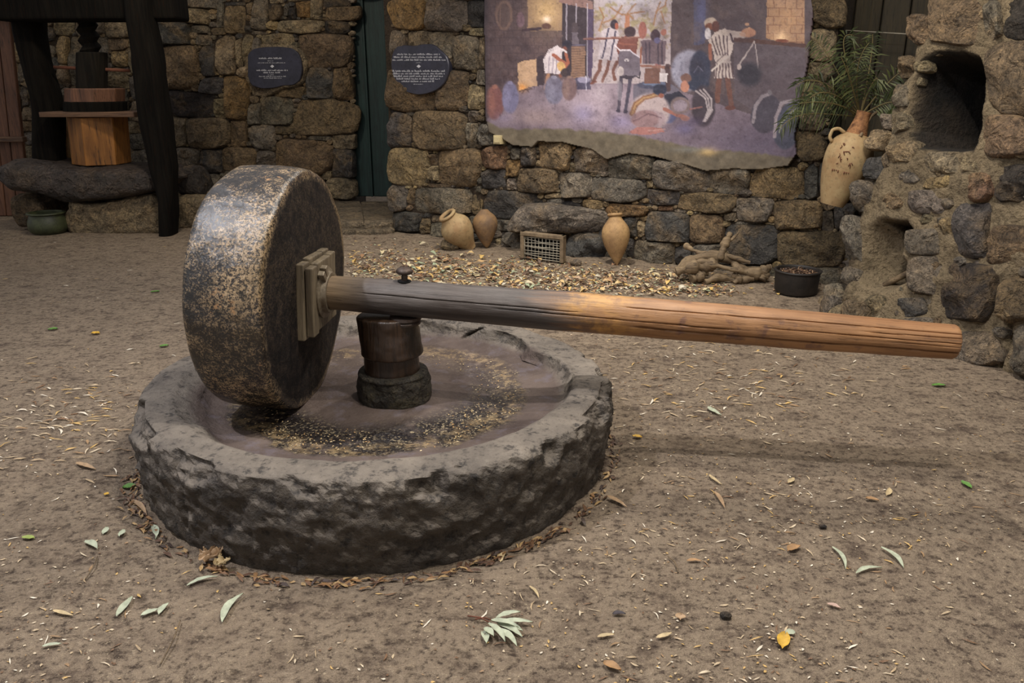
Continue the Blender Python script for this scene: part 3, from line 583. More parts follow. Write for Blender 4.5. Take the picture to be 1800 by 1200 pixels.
# weather-worn plaster lip under the picture
low = np.interp(CX, [30,120,360,510,690,810,930,1080,1260,1470,1650,1790], [640,680,686,690,704,712,740,775,800,815,835,850])-8+14*nz(3, 40)
mk = sst(-6, 10, CY-low); pl = np.array([92,84,68.])[None, None]*(1+.25*nz(3, 41))[..., None]; IMG[:] = IMG*(1-mk[..., None])+pl*mk[..., None]
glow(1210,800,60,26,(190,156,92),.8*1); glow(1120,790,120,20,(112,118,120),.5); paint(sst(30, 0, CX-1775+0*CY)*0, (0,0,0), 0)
edge = sst(70, 30, CX); paint(edge, (52,46,52), .7)
CX, CY = CX0, CY0; keep = inside([((x-840)*3, y*3) for x, y in EXT_MURAL])
idx = -np.ones((GH, GW), int); V = []; F = []; Cc = []
for i in range(GH):
    for j in range(GW):
        u, v = PB.uv(mx0+j*STEP, my0+i*STEP, .08); V.append((u, v))
V = np.array(V); wob = fbm(np.c_[V, np.zeros(len(V))], 2.0, 3)*.012+fbm(np.c_[V, np.zeros(len(V))], 14, 2)*.003
VW = [tuple(PB.P(V[q, 0], V[q, 1], .08+wob[q])) for q in range(len(V))]
kc = keep
cell = kc[:-1, :-1] & kc[1:, :-1] & kc[:-1, 1:] & kc[1:, 1:]
for i, j in zip(*np.nonzero(cell)): F.append((i*GW+j, (i+1)*GW+j, (i+1)*GW+j+1, i*GW+j+1))
used = sorted({a for f in F for a in f}); mp = {a: n for n, a in enumerate(used)}
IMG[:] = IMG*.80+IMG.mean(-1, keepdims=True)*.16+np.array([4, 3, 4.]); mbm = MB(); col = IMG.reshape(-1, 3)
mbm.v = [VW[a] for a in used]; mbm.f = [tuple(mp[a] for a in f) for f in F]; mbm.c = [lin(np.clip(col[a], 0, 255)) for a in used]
s = NT('mural_print'); at = s.node('ShaderNodeAttribute', attribute_name='tint').outputs[0]; co = s.co(False); n = s.noise(co, 60, 4, .7); n2 = s.noise(co, 9, 5, .7)
c = s.mix(1., at, s.mix(s.ramp(n, .3, .7), (1.25, 1.22, 1.2, 1), (1.6, 1.57, 1.52, 1)), 'MULTIPLY'); c = s.mix(s.ramp(n2, .5, .36, 0, .3), c, s.mix(1., c, (.5, .5, .5, 1), 'MULTIPLY'))
MUR = s.out(c, s.bump(n2, .4, .008), .5)
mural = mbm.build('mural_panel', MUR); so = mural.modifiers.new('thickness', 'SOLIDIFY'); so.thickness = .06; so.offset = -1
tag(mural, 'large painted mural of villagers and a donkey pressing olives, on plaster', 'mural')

# ================================================================== LEFT WALL, DOOR, STEP
gc = G(622, 350, .12); ga = AT(0, 330, 10.9)
PL = Plane((ga.x, ga.y), (gc.x, gc.y))
wl = slab('wall_left', PL, -8.0, PL.L-.02, 3.2, .5, M['joint'])
LB = [(322,3,367,44,'t'),(368,0,391,48,'g'),(393,-6,430,58,'b'),(427,-6,486,53,'g'),(271,37,341,77,'d'),(323,44,366,57,'g'),(342,62,368,80,'g'),(369,48,396,62,'b'),(277,82,345,156,'b'),(353,80,376,132,'d'),(376,62,411,130,'t'),(412,66,424,118,'t'),(424,58,452,112,'t'),
(353,138,389,172,'d'),(390,136,440,212,'o'),(294,158,371,208,'k'),(372,174,400,208,'t'),(292,204,328,257,'t'),(330,207,404,262,'b'),(402,210,432,260,'b'),(456,168,513,219,'g'),(430,184,456,220,'g'),(440,220,482,264,'g'),(313,259,346,300,'g'),(350,264,388,308,'d'),(388,258,448,300,'b'),(350,302,385,345,'g'),
(514,176,622,240,'b'),(480,222,515,236,'b'),(540,238,580,249,'g'),(483,246,582,308,'b'),(583,232,622,262,'t'),(582,263,620,312,'d'),(572,314,622,352,'t'),(448,266,482,292,'g'),(482,310,572,340,'b'),
(510,-6,560,32,'o'),(561,-6,612,32,'k'),(488,0,512,28,'d'),(488,30,568,58,'t'),(568,33,612,60,'k'),(458,57,514,88,'t'),(516,60,612,118,'b'),(440,54,470,64,'g'),(540,120,583,173,'d'),(584,120,618,175,'b'),(440,155,478,168,'t'),(479,152,538,174,'b'),(388,302,450,345,'g'),(452,294,482,312,'t'),(430,64,458,160,'g'),(460,90,538,150,'g'),
(225,34,268,80,'g'),(225,82,275,130,'t'),(228,132,290,176,'g'),(225,178,290,222,'t'),(225,224,268,262,'g'),(270,224,290,262,'t'),(225,264,310,292,'g'),
(98,28,128,62,'t'),(98,64,118,112,'y'),(120,64,140,150,'g'),(98,114,118,150,'t'),(180,30,224,66,'t'),(186,68,224,88,'b'),(196,90,224,118,'y'),(190,120,224,156,'t'),(205,158,224,200,'g'),(222,205,250,246,'t'),(98,152,118,200,'g'),(96,200,130,240,'g'),(96,240,130,280,'t'),
(15,34,30,70,'t'),(18,72,34,110,'t'),(24,112,42,150,'g'),(28,152,50,186,'g'),(36,188,58,226,'t'),(40,228,62,262,'g'),(44,250,62,285,'t'),(140,66,186,120,'g'),(128,28,180,64,'g'),(118,152,205,200,'b')]
LB += courses(-60, 14, -6, 350, 34, 48, 34, 60, 'gtb', 4)+courses(-60, 480, -70, -8, 34, 60, 44, 70, 'gtbd', 5)+courses(486, 620, -70, -8, 40, 60, 40, 60, 'bkt', 6)+courses(16, 570, 346, 372, 24, 30, 40, 60, 'gtb', 8)+courses(16, 350, 296, 346, 22, 28, 34, 54, 'gtb', 9)
PLA_REG = [[(-60,-60),(622,-60),(622,352),(600,366),(-60,366)]]
stone_wall('stone', PL, LB, wl, .10, 11, (0, 0, 625, 350), 0.0, PLA_REG)

# door: three ribbed teal boards set back behind the pier
ud0 = PL.uv(604, 200)[0]; ud1 = ud0+1.1
dr = empty('door_1', tuple(PL.P(ud0, 0.14, -.12))); dr['kind'] = 'structure'
def planebox(pl, u0, u1, v0, v1, d0, d1): 
    V = [tuple(pl.P(u, v, d)) for d in (d0, d1) for u, v in ((u0, v0), (u1, v0), (u1, v1), (u0, v1))]
    return V, [(3, 2, 1, 0), (4, 5, 6, 7), (4, 0, 1, 5), (5, 1, 2, 6), (6, 2, 3, 7), (7, 3, 0, 4)]
def pbox(name, pl, u0, u1, v0, v1, d0, d1, mat, par, bv=.006):
    o_c = pl.P((u0+u1)/2, (v0+v1)/2, (d0+d1)/2); hu, hv, hd = (u1-u0)/2, (v1-v0)/2, (d1-d0)/2
    V, F = boxm(-hu, hu, -hv, hv, -hd, hd); mb = MB(); mb.add(V, F); o = mb.build(name, mat, smooth=False)
    # boards run vertically: turn local z into the wall's v so that the grain follows it
    R = Matrix((pl.u, -pl.n, pl.v)).transposed(); V2 = [(x, -z, y) for x, y, z in V]
    for k, q in enumerate(V2): o.data.vertices[k].co = q
    o.matrix_world = Matrix.Translation(o_c-(Vector(par.location) if par else Vector()))@R.to_4x4(); 
    if par: o.parent = par; o.matrix_parent_inverse = Matrix.Identity(4)
    bevel(o, bv, 2); return o
for k in range(4): pbox('door_board', PL, ud0+k*.27, ud0+.262+k*.27, .14, 2.9, -.17, -.12-.02*(k % 2), M['teal'], dr, .012)
for k in range(3): pbox('batten', PL, ud0+.255+k*.27, ud0+.285+k*.27, .14, 2.9, -.125, -.095, M['teal'], dr, .008)
# reveal wall closing the gap between the far left wall and the nearer pier
A_ = PL.P(ud0+.62, 0, .0); B_ = PB.P(.03, 0, -.2)
PR = Plane((A_.x, A_.y), (B_.x, B_.y))
rv = slab('wall_reveal', PR, -.2, PR.L, 3.0, .25, M['joint'], d0=-.0)
# flagstone step
st = empty('door_step', (0, 0, 0), 'low worn flagstone step in front of the teal door', 'step')
def flag(pts, z0, z1, seed, name='flagstone', mat='stepstone'):
    c = sum((Vector(p) for p in pts), Vector())/len(pts); q = np.array([[p[0]-c.x, p[1]-c.y] for p in pts])
    if np.cross(np.r_[q[1]-q[0], 0], np.r_[q[2]-q[1], 0])[2] < 0: q = q[::-1]
    p = resample(np.vstack([q, q[:1]]), 41)[:-1]; rows = []
    for sc_, z in ((.98, z0), (1.01, z0+(z1-z0)*.6), (1.0, z1-.015), (.97, z1), (.8, z1), (.4, z1)):
        r = p*sc_*(1+.02*fbm(np.c_[p*3, np.full(40, seed+z)], 1, 3))[:, None]; rows.append(np.c_[r, np.full(40, z)+(.01*fbm(np.c_[r*5, np.full(40, seed)], 1, 3) if z > z0 else 0)])
    V, F = gridmesh(np.array(rows), True, False, True); mb = MB(); mb.add([(a+c.x, b+c.y, z) for a, b, z in V], F); return mb.build(name, M[mat], sharp=50)
g = lambda x, y, z=.12: G(x, y, z)
for pts, sd in (([g(560,388), g(640,390), g(636,362), g(632,353), g(560,353)], 1), ([g(640,390), g(692,388), g(694,362), g(692,353), g(634,353)], 2)):
    o = flag(pts, 0, .12, sd); o.parent = st
o = flag([G(545,404,.05), G(660,404,.05), G(693,402,.05), G(692,386,.05), G(560,388,.05)], -.01, .05, 7, 'lower_slab'); o.parent = st

# ================================================================== DARK OPENING ON THE RIGHT
ur0, _ = PB.uv(1458, 100)
op = empty('window_1', tuple(PB.P(ur0, .9, -.5))); op['kind'] = 'structure'
for k in range(8): pbox('board', PB, ur0-.15+k*.2, ur0+.042+k*.2, .6, 3.0, -.56, -.52, M['olivewood'], op, .01)
pbox('backing', PB, ur0-.2, ur0+1.7, .6, 3.0, -.64, -.565, M['dark'], op); pbox('sill', PB, ur0-.1, ur0+1.6, .35, .8, -.5, -.02, M['joint'], op, .02)  # black panel added behind the boards to keep their gaps dark
mb = MB(); V, F = tube([tuple(PB.P(ur0-.0, PB.uv(1500, 53)[1]+.02, -.3)), tuple(PB.P(ur0+1.5, PB.uv(1620, 53)[1]-.1, -.3))], .004, 6); mb.add(V, F)
tag(mb.build('strung_wire', M['wire']), 'thin pale wire strung across the dark opening', 'wire')

# ================================================================== STONE OVEN (right)
E0, E1 = G(1452, 540), G(1800, 662)
PO = Plane((E0.x, E0.y), (E1.x, E1.y), math.radians(10))
oven = empty('masonry_oven', tuple(PO.P(1.0, 0, 0)), 'sloping mortared stone oven with soot-dark niche and small lower hearth', 'oven')
edge_px = [(-120,1650),(0,1614),(50,1597),(100,1588),(150,1566),(200,1552),(250,1528),(300,1516),(350,1500),(400,1484),(450,1474),(500,1466),(545,1454),(700,1440)]
vs = []; us = []
for y, x in edge_px: u, v = PO.uv(x, y); us.append(u); vs.append(v)
o_ = np.argsort(vs); vs = np.array(vs)[o_]; us = np.array(us)[o_]
niche = [PO.uv(x, y) for x, y in [(1617,110),(1650,88),(1690,86),(1722,96),(1734,130),(1730,190),(1724,250),(1716,268),(1660,270),(1612,262),(1598,230),(1602,180),(1608,140)]]
deep = [PO.uv(x, y) for x, y in [(1548,384),(1598,386),(1604,412),(1590,430),(1588,452),(1598,474),(1586,494),(1548,502),(1540,478),(1552,430)]]
hearth = [PO.uv(x, y) for x, y in [(1512,420),(1528,388),(1560,376),(1606,392),(1612,410),(1597,430),(1594,450),(1606,470),(1600,500),(1560,520),(1520,512),(1502,480)]]
crack = [PO.uv(x, y) for x, y in [(1768,570),(1776,572),(1772,620),(1762,650),(1756,648),(1764,605)]]
def pin(poly, U, Vv):
    r = np.zeros(U.shape, bool); j = len(poly)-1
    for i in range(len(poly)):
        xi, yi = poly[i]; xj, yj = poly[j]; r ^= ((yi > Vv) != (yj > Vv)) & (U < (xj-xi)*(Vv-yi)/(yj-yi+1e-9)+xi); j = i
    return r
def pdist(poly, U, Vv):
    d = np.full(U.shape, 9.0)
    for i in range(len(poly)):
        (x0, y0), (x1, y1) = poly[i-1], poly[i]; dx, dy = x1-x0, y1-y0; t = np.clip(((U-x0)*dx+(Vv-y0)*dy)/(dx*dx+dy*dy+1e-9), 0, 1); d = np.minimum(d, np.hypot(U-x0-t*dx, Vv-y0-t*dy))
    return d
vv = np.linspace(-.08, 2.9, 250); ss = np.concatenate([np.linspace(-.9, 0, 26)[:-1], np.linspace(0, 2.6, 230)])
U = np.zeros((250, len(ss))); D = np.zeros_like(U); VV = np.repeat(vv[:, None], len(ss), 1)
ue = np.interp(vv, vs, us)[:, None]; s_ = ss[None, :]; R_ = .22
U = ue+np.where(s_ < 0, 0*s_, np.where(s_ < R_, R_-R_*np.cos(np.clip(s_/R_, 0, 1)*math.pi/2), s_)); D = np.where(s_ < 0, s_-R_, np.where(s_ < R_, -R_+R_*np.sin(np.clip(s_/R_, 0, 1)*math.pi/2), 0))
D = D+0*U; pp = np.stack([U, VV, D], -1); lmp = fbm(pp, 2.2, 4)*.07+fbm(pp+7, 9, 4)*.035
for poly_, dep, w_ in ((niche, .60, .045), (hearth, .22, .06), (deep, .50, .035)):
    ins = pin(poly_, U, VV) & (s_ > 0); dd = pdist(poly_, U, VV); D = D-np.where(ins, dep*sst(0, w_*2.2, dd), 0)
ins = pin(crack, U, VV); D = D-np.where(ins, .12, 0)
D = D+lmp
P = np.array(PO.o)[None, None]+U[..., None]*np.array(PO.u)+VV[..., None]*np.array(PO.v)+D[..., None]*np.array(PO.n)-np.array(oven.location)
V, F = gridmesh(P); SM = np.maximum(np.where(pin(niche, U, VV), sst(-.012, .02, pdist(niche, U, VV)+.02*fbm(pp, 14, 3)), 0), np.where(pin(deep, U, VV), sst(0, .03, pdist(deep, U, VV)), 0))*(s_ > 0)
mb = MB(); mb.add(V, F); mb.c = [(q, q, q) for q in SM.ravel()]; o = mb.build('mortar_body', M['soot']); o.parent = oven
OB = [(1625,-2,1730,74,'b'),(1597,24,1642,76,'b'),(1602,80,1642,96,'t'),(1576,98,1604,140,'b'),(1602,100,1628,124,'t'),(1592,128,1612,150,'t'),(1568,146,1596,188,'g'),(1558,190,1594,232,'t'),(1722,0,1760,72,'g'),(1762,-4,1812,68,'k'),(1736,74,1812,198,'b'),(1726,204,1812,272,'b'),
(1560,246,1608,284,'t'),(1622,268,1686,302,'t'),(1563,296,1612,322,'g'),(1622,306,1674,330,'y'),(1596,336,1652,374,'g'),(1690,272,1714,300,'t'),(1676,358,1732,448,'d'),(1702,304,1740,352,'r'),(1742,292,1812,352,'k'),
(1596,404,1646,446,'g'),(1600,452,1650,514,'g'),(1656,462,1748,560,'k'),(1572,524,1626,556,'d'),(1512,520,1556,552,'t'),(1474,524,1512,556,'t'),(1450,500,1476,536,'g'),(1476,470,1506,514,'g'),(1640,584,1758,640,'g'),(1778,574,1830,660,'g'),
(1500,318,1530,368,'g'),(1516,276,1548,312,'d'),(1522,228,1556,262,'t'),(1546,200,1562,226,'g'),(1532,338,1580,368,'b'),(1482,384,1506,462,'g'),(1736,400,1812,470,'b'),(1760,480,1812,560,'b'),(1650,384,1672,420,'y'),(1640,-70,1720,-6,'g'),(1725,-70,1812,-8,'b'),(1548,268,1560,300,'g'),(1552,305,1562,330,'g'),(1580,560,1640,610,'g'),(1500,560,1575,600,'g')]
_bk = stone_geo
stone_wall('stone', PO, OB, oven, .085, 21, None, -.02)
for o in oven.children:
    if o.name.startswith('stone'): o.location = Vector(o.location)-Vector(oven.location)
rg = random.Random(4); mb = MB()                       # rubble poking out of the mortar
for _ in range(260):
    u = rg.uniform(0, 2.6); v = rg.uniform(0, 2.6); uu = float(np.interp(v, vs, us))+.05+u
    if pin(niche, np.array([uu]), np.array([v]))[0] or pdist(niche, np.array([uu]), np.array([v]))[0] < .05 or pin(deep, np.array([uu]), np.array([v]))[0] or pin(hearth, np.array([uu]), np.array([v]))[0]: continue
    r = rg.uniform(.015, .045); q = [(r*math.cos(a)*rg.uniform(.8, 1.5), r*math.sin(a)*rg.uniform(.7, 1.1)) for a in np.linspace(0, 6.28, 8)[:-1]]
    V, F = stone_geo(q, r*.9, rg, 8, .04); mb.add([tuple(PO.P(uu+a, v+b, -.01+c)-Vector(oven.location)) for a, b, c in V], F, jitcol(rg.choice('ttggb'), rg, .15))
o = mb.build('rubble', M['rock_tint'], sharp=40); o.parent = oven; o['kind'] = 'stuff'
# rubble at its foot
for k, (x, y, r, t) in enumerate([(1463,548,.09,'g'),(1480,556,.1,'t'),(1506,562,.12,'t'),(1452,530,.06,'t'),(1528,556,.07,'g'),(1548,572,.09,'t')]):
    c = G(x, y, .0); q = [(r*math.cos(a), r*.8*math.sin(a)) for a in np.linspace(0, 6.28, 10)[:-1]]; V, F = stone_geo(q, r*1.1, random.Random(k+60), 16, .03)
    mb = MB(); mb.add(V, F); o = mb.build('fallen_stone', M['rock'], sharp=40); o.location = c; o.color = jitcol(t, rg); tag(o, ['squarish grey stone lump leaning on the oven foot, middle one beside the black pot', 'pale stone lump lying next right of the squarish grey one', 'largest pale stone lump at the oven foot, below the small hearth', 'smallest pale stone lump, right beside the black pot', 'grey stone lump half behind the beam below the small hearth', 'pale stone lump farthest right at the oven foot, just above the beam'][k], 'stone')
# charred stick in the hearth
p0 = PO.P(*PO.uv(1538, 500), -.08); p1 = PO.P(*PO.uv(1610, 445), -.26); mb = MB(); mb.add(*tube([tuple(p0), tuple((p0+p1)/2+Vector((0, 0, .01))), tuple(p1)], [.018, .022, .016], 8, .1)); tag(mb.build('dry_stick', M['log']), 'grey stick lying across the mouth of the small hearth', 'stick')

# ================================================================== OIL PRESS (upper left)
YP = 8.75
def wpt(x, y, Y=YP): return AT(x, y, Y)
press = empty('screw_press', tuple(AT(170, 300, YP)), 'dark wooden screw press with two leaning posts, upper left', 'press')
LP = Vector(press.location)
def postmesh(name, rows, Y, th, mat, par, seed=0):
    """rows: (y, xleft, xright) pixels at depth Y -> rounded leaning timber"""
    pts = []; 
    yy_ = np.linspace(rows[0][0], rows[-1][0], 26); L = np.interp(yy_, [r[0] for r in rows], [r[1] for r in rows]); Rr = np.interp(yy_, [r[0] for r in rows], [r[2] for r in rows]); ring = []
    for y, a, b in zip(yy_, L, Rr):
        A, B = AT(a, y, Y), AT(b, y, Y); c = (A+B)/2; hw = (B-A).length/2; t = np.linspace(0, 2*math.pi, 20, endpoint=False)
        ct, s2 = np.cos(t), np.sin(t); r = (np.abs(ct)**3.5+np.abs(s2)**3.5)**(-1/3.5)
        q = np.stack([c.x+hw*r*ct, c.y+th*r*s2, np.full(20, c.z)], -1); q += fbm(q+seed, 2.5, 3)[:, None]*.02*np.array([1, 1, 0]); ring.append(q-np.array(LP))
    V, F = gridmesh(np.array(ring)[::-1], True, True, True); mb = MB(); mb.add(V, F); o = mb.build(name, M[mat], sharp=60); o.parent = par; return o
pl1 = postmesh('post', [(-90,14,70),(15,26,72),(60,34,74),(110,46,86),(160,60,100),(200,64,108),(285,66,111)], YP+.05, .16, 'darkwood', press, 1)
pl2 = postmesh('post', [(-90,215,262),(25,225,268),(60,232,276),(110,236,286),(180,246,292),(220,252,300),(290,266,309),(350,284,310),(414,287,309)], YP-.45, .15, 'darkwood', press, 5)
A, B = AT(19, 8, YP-.1), AT(318, 6, YP-.25); V, F = boxm(-.1, (B-A).length, -.2, .2, -.16, .34); 
mb = MB(); d = (B-A).normalized(); mb.add([tuple(A+d*x+Vector((0, y, z))-LP) for x, y, z in V], F); o = mb.build('top_beam', M['darkwood'], smooth=False); o.parent = press; bevel(o, .03, 3)
# screw
c = AT(160, 92, YP); top = AT(160, -10, YP); r0 = (AT(178, 60, YP)-AT(143, 60, YP)).length/2; H = top.z-c.z; Z = np.linspace(-.1, H+.1, 260); t = np.linspace(0, 2*math.pi, 24, endpoint=False); pit = H/5.4
ring = [np.stack([(r0*(.70+.36*(1-2*np.abs((((z/pit)-t/(2*math.pi)) % 1)-.5))*1.0))*np.cos(t), (r0*(.70+.36*(1-2*np.abs((((z/pit)-t/(2*math.pi)) % 1)-.5))))*np.sin(t), np.full(24, z)], -1) for z in Z]
V, F = gridmesh(np.array(ring), True, True, True); mb = MB(); mb.add([tuple(Vector(v)+c-LP) for v in V], F); o = mb.build('screw', M['screwwood'], sharp=50); o.parent = press
def octo(name, x0, x1, ytop, ybot, Y, mat, par, n=8, x0b=None, x1b=None, rot=math.pi/8, bv=.012):
    A, B = AT(x0, ytop, Y), AT(x1, ytop, Y); A2, B2 = AT(x0b or x0, ybot, Y), AT(x1b or x1, ybot, Y); rows = []
    for P0, P1 in ((A2, B2), (A, B)):
        c = (P0+P1)/2; r = (P1-P0).length/2/math.cos(math.pi/n if n < 12 else 0); tt = np.linspace(0, 2*math.pi, n, endpoint=False)+rot; rows.append(np.stack([c.x+r*np.cos(tt), Y+r*np.sin(tt), np.full(n, c.z)], -1))
    V, F = gridmesh(np.array(rows), True, True, True); mb = MB(); mb.add([tuple(Vector(v)-LP) for v in V], F); o = mb.build(name, mat, smooth=False); o.parent = par; bevel(o, bv, 2); return o
nut = octo('screw_nut', 137, 186, 92, 158, YP, M['screwwood'], press, 10)
V, F = tube([tuple(AT(95, 118, YP)-LP), tuple(AT(228, 124, YP)-LP)], .017, 10); mb = MB(); mb.add(V, F); o = mb.build('turning_rod', M['redrod']); o.parent = press; o['label'] = 'thin red-brown turning rod'
octo('pressing_block', 122, 212, 155, 180, YP, M['brownwood'], press, 8)
octo('dark_ring', 117, 219, 178, 200, YP, M['darkwood'], press, 12)
V, F = planebox(Plane((AT(68, 200, YP-.33).x, YP-.33), (AT(235, 200, YP-.33).x, YP-.33)), 0, (AT(235, 200, YP-.33)-AT(68, 200, YP-.33)).length, AT(68, 206, YP-.33).z, AT(68, 197, YP-.33).z, 0, -.5)
mb = MB(); mb.add([tuple(Vector(v)-LP) for v in V], F); o = mb.build('cross_board', M['brownwood_x'], smooth=False); o.parent = press; bevel(o, .006)
# hexagonal tub, built of staves
tub = empty('pressing_tub', tuple(AT(172, 287, YP)), 'amber wooden pressing tub with flat stave sides on the slab', 'tub')
A, B = AT(124, 205, YP), AT(219, 205, YP); A2, B2 = AT(133, 287, YP), AT(226, 287, YP); n = 6
Rt = (B-A).length/2*1.02; Rb = (B2-A2).length/2*1.02; ct_, cb_ = (A+B)/2, (A2+B2)/2
for k in range(n):
    a0, a1 = 2*math.pi*k/n+.42, 2*math.pi*(k+1)/n+.42; rows = []
    V = []
    for r, c in ((Rb, cb_), (Rt, ct_)):
        for a, f in ((a0, 1), (a1, 1), (a1, .86), (a0, .86)): V.append((c.x+r*f*math.cos(a)-tub.location.x, YP+r*f*math.sin(a)-tub.location.y, c.z-tub.location.z))
    mb = MB(); mb.add(V, [(3, 2, 1, 0), (4, 5, 6, 7), (0, 1, 5, 4), (1, 2, 6, 5), (2, 3, 7, 6), (3, 0, 4, 7)]); o = mb.build('stave', M['tub'], smooth=False); o.parent = tub; bevel(o, .006)
# slab, blocks
def lump(name, rows, Y0, Y1, mat, seed, label=None, cat=None, rough=.05, tone='g', flat=4.0, group=None):
    """rows: (x, ytop, ybot) pixel profile seen from the front at Y0; extends back to Y1"""
    rw = np.array(rows, float); xs_ = np.linspace(rw[0, 0], rw[-1, 0], 44); T = np.interp(xs_, rw[:, 0], rw[:, 1]); Bt = np.interp(xs_, rw[:, 0], rw[:, 2]); ring = []
    for x, yt, yb in zip(xs_, T, Bt):
        zt, zb = AT(x, yt, Y0).z, AT(x, yb, Y0).z; X0 = AT(x, (yt+yb)/2, Y0).x; e = min(1, (1-abs((x-xs_[0])/(xs_[-1]-xs_[0])*2-1))*7)**.5; e = max(e, .25)
        t = np.linspace(0, 2*math.pi, 40, endpoint=False); ct, s2 = np.cos(t), np.sin(t); r = (np.abs(ct)**flat+np.abs(s2)**flat)**(-1/flat)
        cy = (Y0+Y1)/2; q = np.stack([np.full(40, X0), cy+(Y1-Y0)/2*r*ct*(.75+.25*e), (zt+zb)/2+(zt-zb)/2*r*s2*e], -1); ring.append(q)
    P = np.array(ring); c = P.reshape(-1, 3).mean(0); nn = P-c; nn /= np.linalg.norm(nn, axis=-1)[..., None]
    P = P+nn*(fbm(P+seed, 2.4, 4)*rough*1.3-np.abs(fbm(P+seed+9, 4.5, 4))*rough*1.6+fbm(P+seed, 13, 3)*rough*.5)[..., None]; lo = P[..., 2].min(); c[2] = lo
    V, F = gridmesh(P-c, True, True, True); mb = MB(); mb.add(V, F); o = mb.build(name, M[mat], sharp=55); o.location = c; o.color = (*lin(TONES[tone]), 1)
    if label: tag(o, label, cat, group)
    return o
lump('press_slab', [(-14,285,330),(0,283,338),(25,284,342),(55,288,348),(80,292,356),(108,294,362),(160,296,358),(215,296,352),(250,299,344),(270,305,338),(284,314,330)], 8.25, 9.25, 'pressstone', 3, 'thick dark uneven stone slab under the screw press', 'slab', .04)
lump('stone_block', [(108,350,418),(125,354,419),(160,358,420),(200,352,421),(240,346,420),(270,340,417),(286,338,415)], 8.35, 9.0, 'rock', 8, 'wide rough stone block under the right of the press slab', 'stone block', .05, 't', 7)
lump('stone_block', [(18,345,402),(40,345,404),(60,350,404),(78,360,402)], 8.5, 9.1, 'rock', 12, 'narrow rough stone block behind the green pot', 'stone block', .04, 'b', 7)
lump('stone_block', [(304,300,346),(320,292,350),(338,296,352),(352,318,350)], 8.9, 9.4, 'rock', 16, 'reddish dark boulder atop a pale block right of the press', 'boulder', .03, 'k', 3)
lump('stone_block', [(302,345,408),(330,344,408),(356,346,404),(366,356,398)], 8.7, 9.4, 'rock', 19, 'pale block on the ground carrying the reddish dark boulder', 'stone block', .04, 't', 6)

def lathe_obj(name, prof, mat, loc, rot=(0, 0, 0), seg=40, parent=None, noise=.0, sharp=None, closed=False):
    P = lathe(prof, seg, closed)
    if noise: P = P+P/ (np.linalg.norm(P[..., :2], axis=-1, keepdims=True)+.05)*np.array([1, 1, 0])*fbm(P+sum(map(ord, name)) % 7, 6, 3)[..., None]*noise
    V, F = gridmesh(P, True); mb = MB(); mb.add(V, F); o = mb.build(name, mat, sharp=sharp); o.location = loc; o.rotation_euler = rot
    if parent: o.parent = parent
    return o
def smooth_prof(pts, n=30):
    p = np.array(pts, float)
    for _ in range(3):
        q = [p[0]]
        for a, b in zip(p[:-1], p[1:]): q += [a*.75+b*.25, a*.25+b*.75]
        q.append(p[-1]); p = np.array(q)
    return resample(p, n)
# green pot under the slab
gp = G(76, 414, 0); gp.y += .12
pot = empty('green_pot', gp, 'squat green-glazed pot standing under the press slab', 'pot')
sc_ = (AT(108, 400, gp.y)-AT(44, 400, gp.y)).length/2
lathe_obj('body', [(0, 0.0)]+list(map(tuple, smooth_prof([(sc_*.7, 0), (sc_*.98, .04), (sc_*1.0, .12), (sc_*.86, .19), (sc_*.84, .215)], 16)))+[(sc_*.74, .215), (sc_*.78, .1), (0, .03)], M['greenpot'], (0, 0, 0), parent=pot)
lathe_obj('rim', [(sc_*.84, .205), (sc_*.97, .212), (sc_*.97, .225), (sc_*.78, .228), (sc_*.76, .21)], M['greenpot'], (0, 0, 0), parent=pot, closed=True)
# jar half hidden behind the press
jp = AT(126, 284, 9.1); rj = (AT(134, 250, 9.3)-AT(108, 250, 9.3)).length*.6
slab_top = AT(120, 285, 8.9).z
o = lathe_obj('storage_jar', [(0, 0)]+list(map(tuple, smooth_prof([(rj*.5, 0), (rj*.9, .12), (rj, .28), (rj*.8, .42), (rj*.45, .48), (rj*.5, .52)], 24)))+[(rj*.4, .52), (rj*.3, .4)], M['clay_tan'], (jp.x, 9.06, slab_top-.02)); tag(o, 'tan clay jar half hidden behind the amber pressing tub', 'jar')
# tall wooden trough / boards at the frame's left edge
YS = 9.5
yg = 600-FPX*math.tan(PITCH-math.atan2(CAMH, YS)); yg = 600-FPX*math.tan(PITCH-math.atan(CAMH/YS))
def zfind(x):
    lo, hi = 200., 700.
    for _ in range(40):
        m_ = (lo+hi)/2
        if AT(x, m_, YS).z > 0: lo = m_
        else: hi = m_
    return lo
yg = zfind(0); wb_ = empty('plank_screen', tuple(AT(10, yg, YS)), 'tall red-brown plank screen at the left edge beside the press', 'screen')
for k, (a, b, a2, b2) in enumerate([(-60,-28,-30,2),(-27,-8,3,22),(-7,14,23,44)]):
    f_ = (yg-30)/270; rr = []
    for y, xa, xb in ((20, a, b), (yg, a+(a2-a)*f_, b+(b2-b)*f_)):
        A, B = AT(xa, y, YS), AT(xb, y, YS); rr.append([tuple(Vector(q)-wb_.location) for q in (A, B, B+Vector((0, .06, 0)), A+Vector((0, .06, 0)))])
    mb = MB(); mb.add(rr[1]+rr[0], [(3, 2, 1, 0), (4, 5, 6, 7), (0, 1, 5, 4), (1, 2, 6, 5), (2, 3, 7, 6), (3, 0, 4, 7)]); o = mb.build('plank', M['brownwood'], smooth=False); o.parent = wb_; bevel(o, .01)
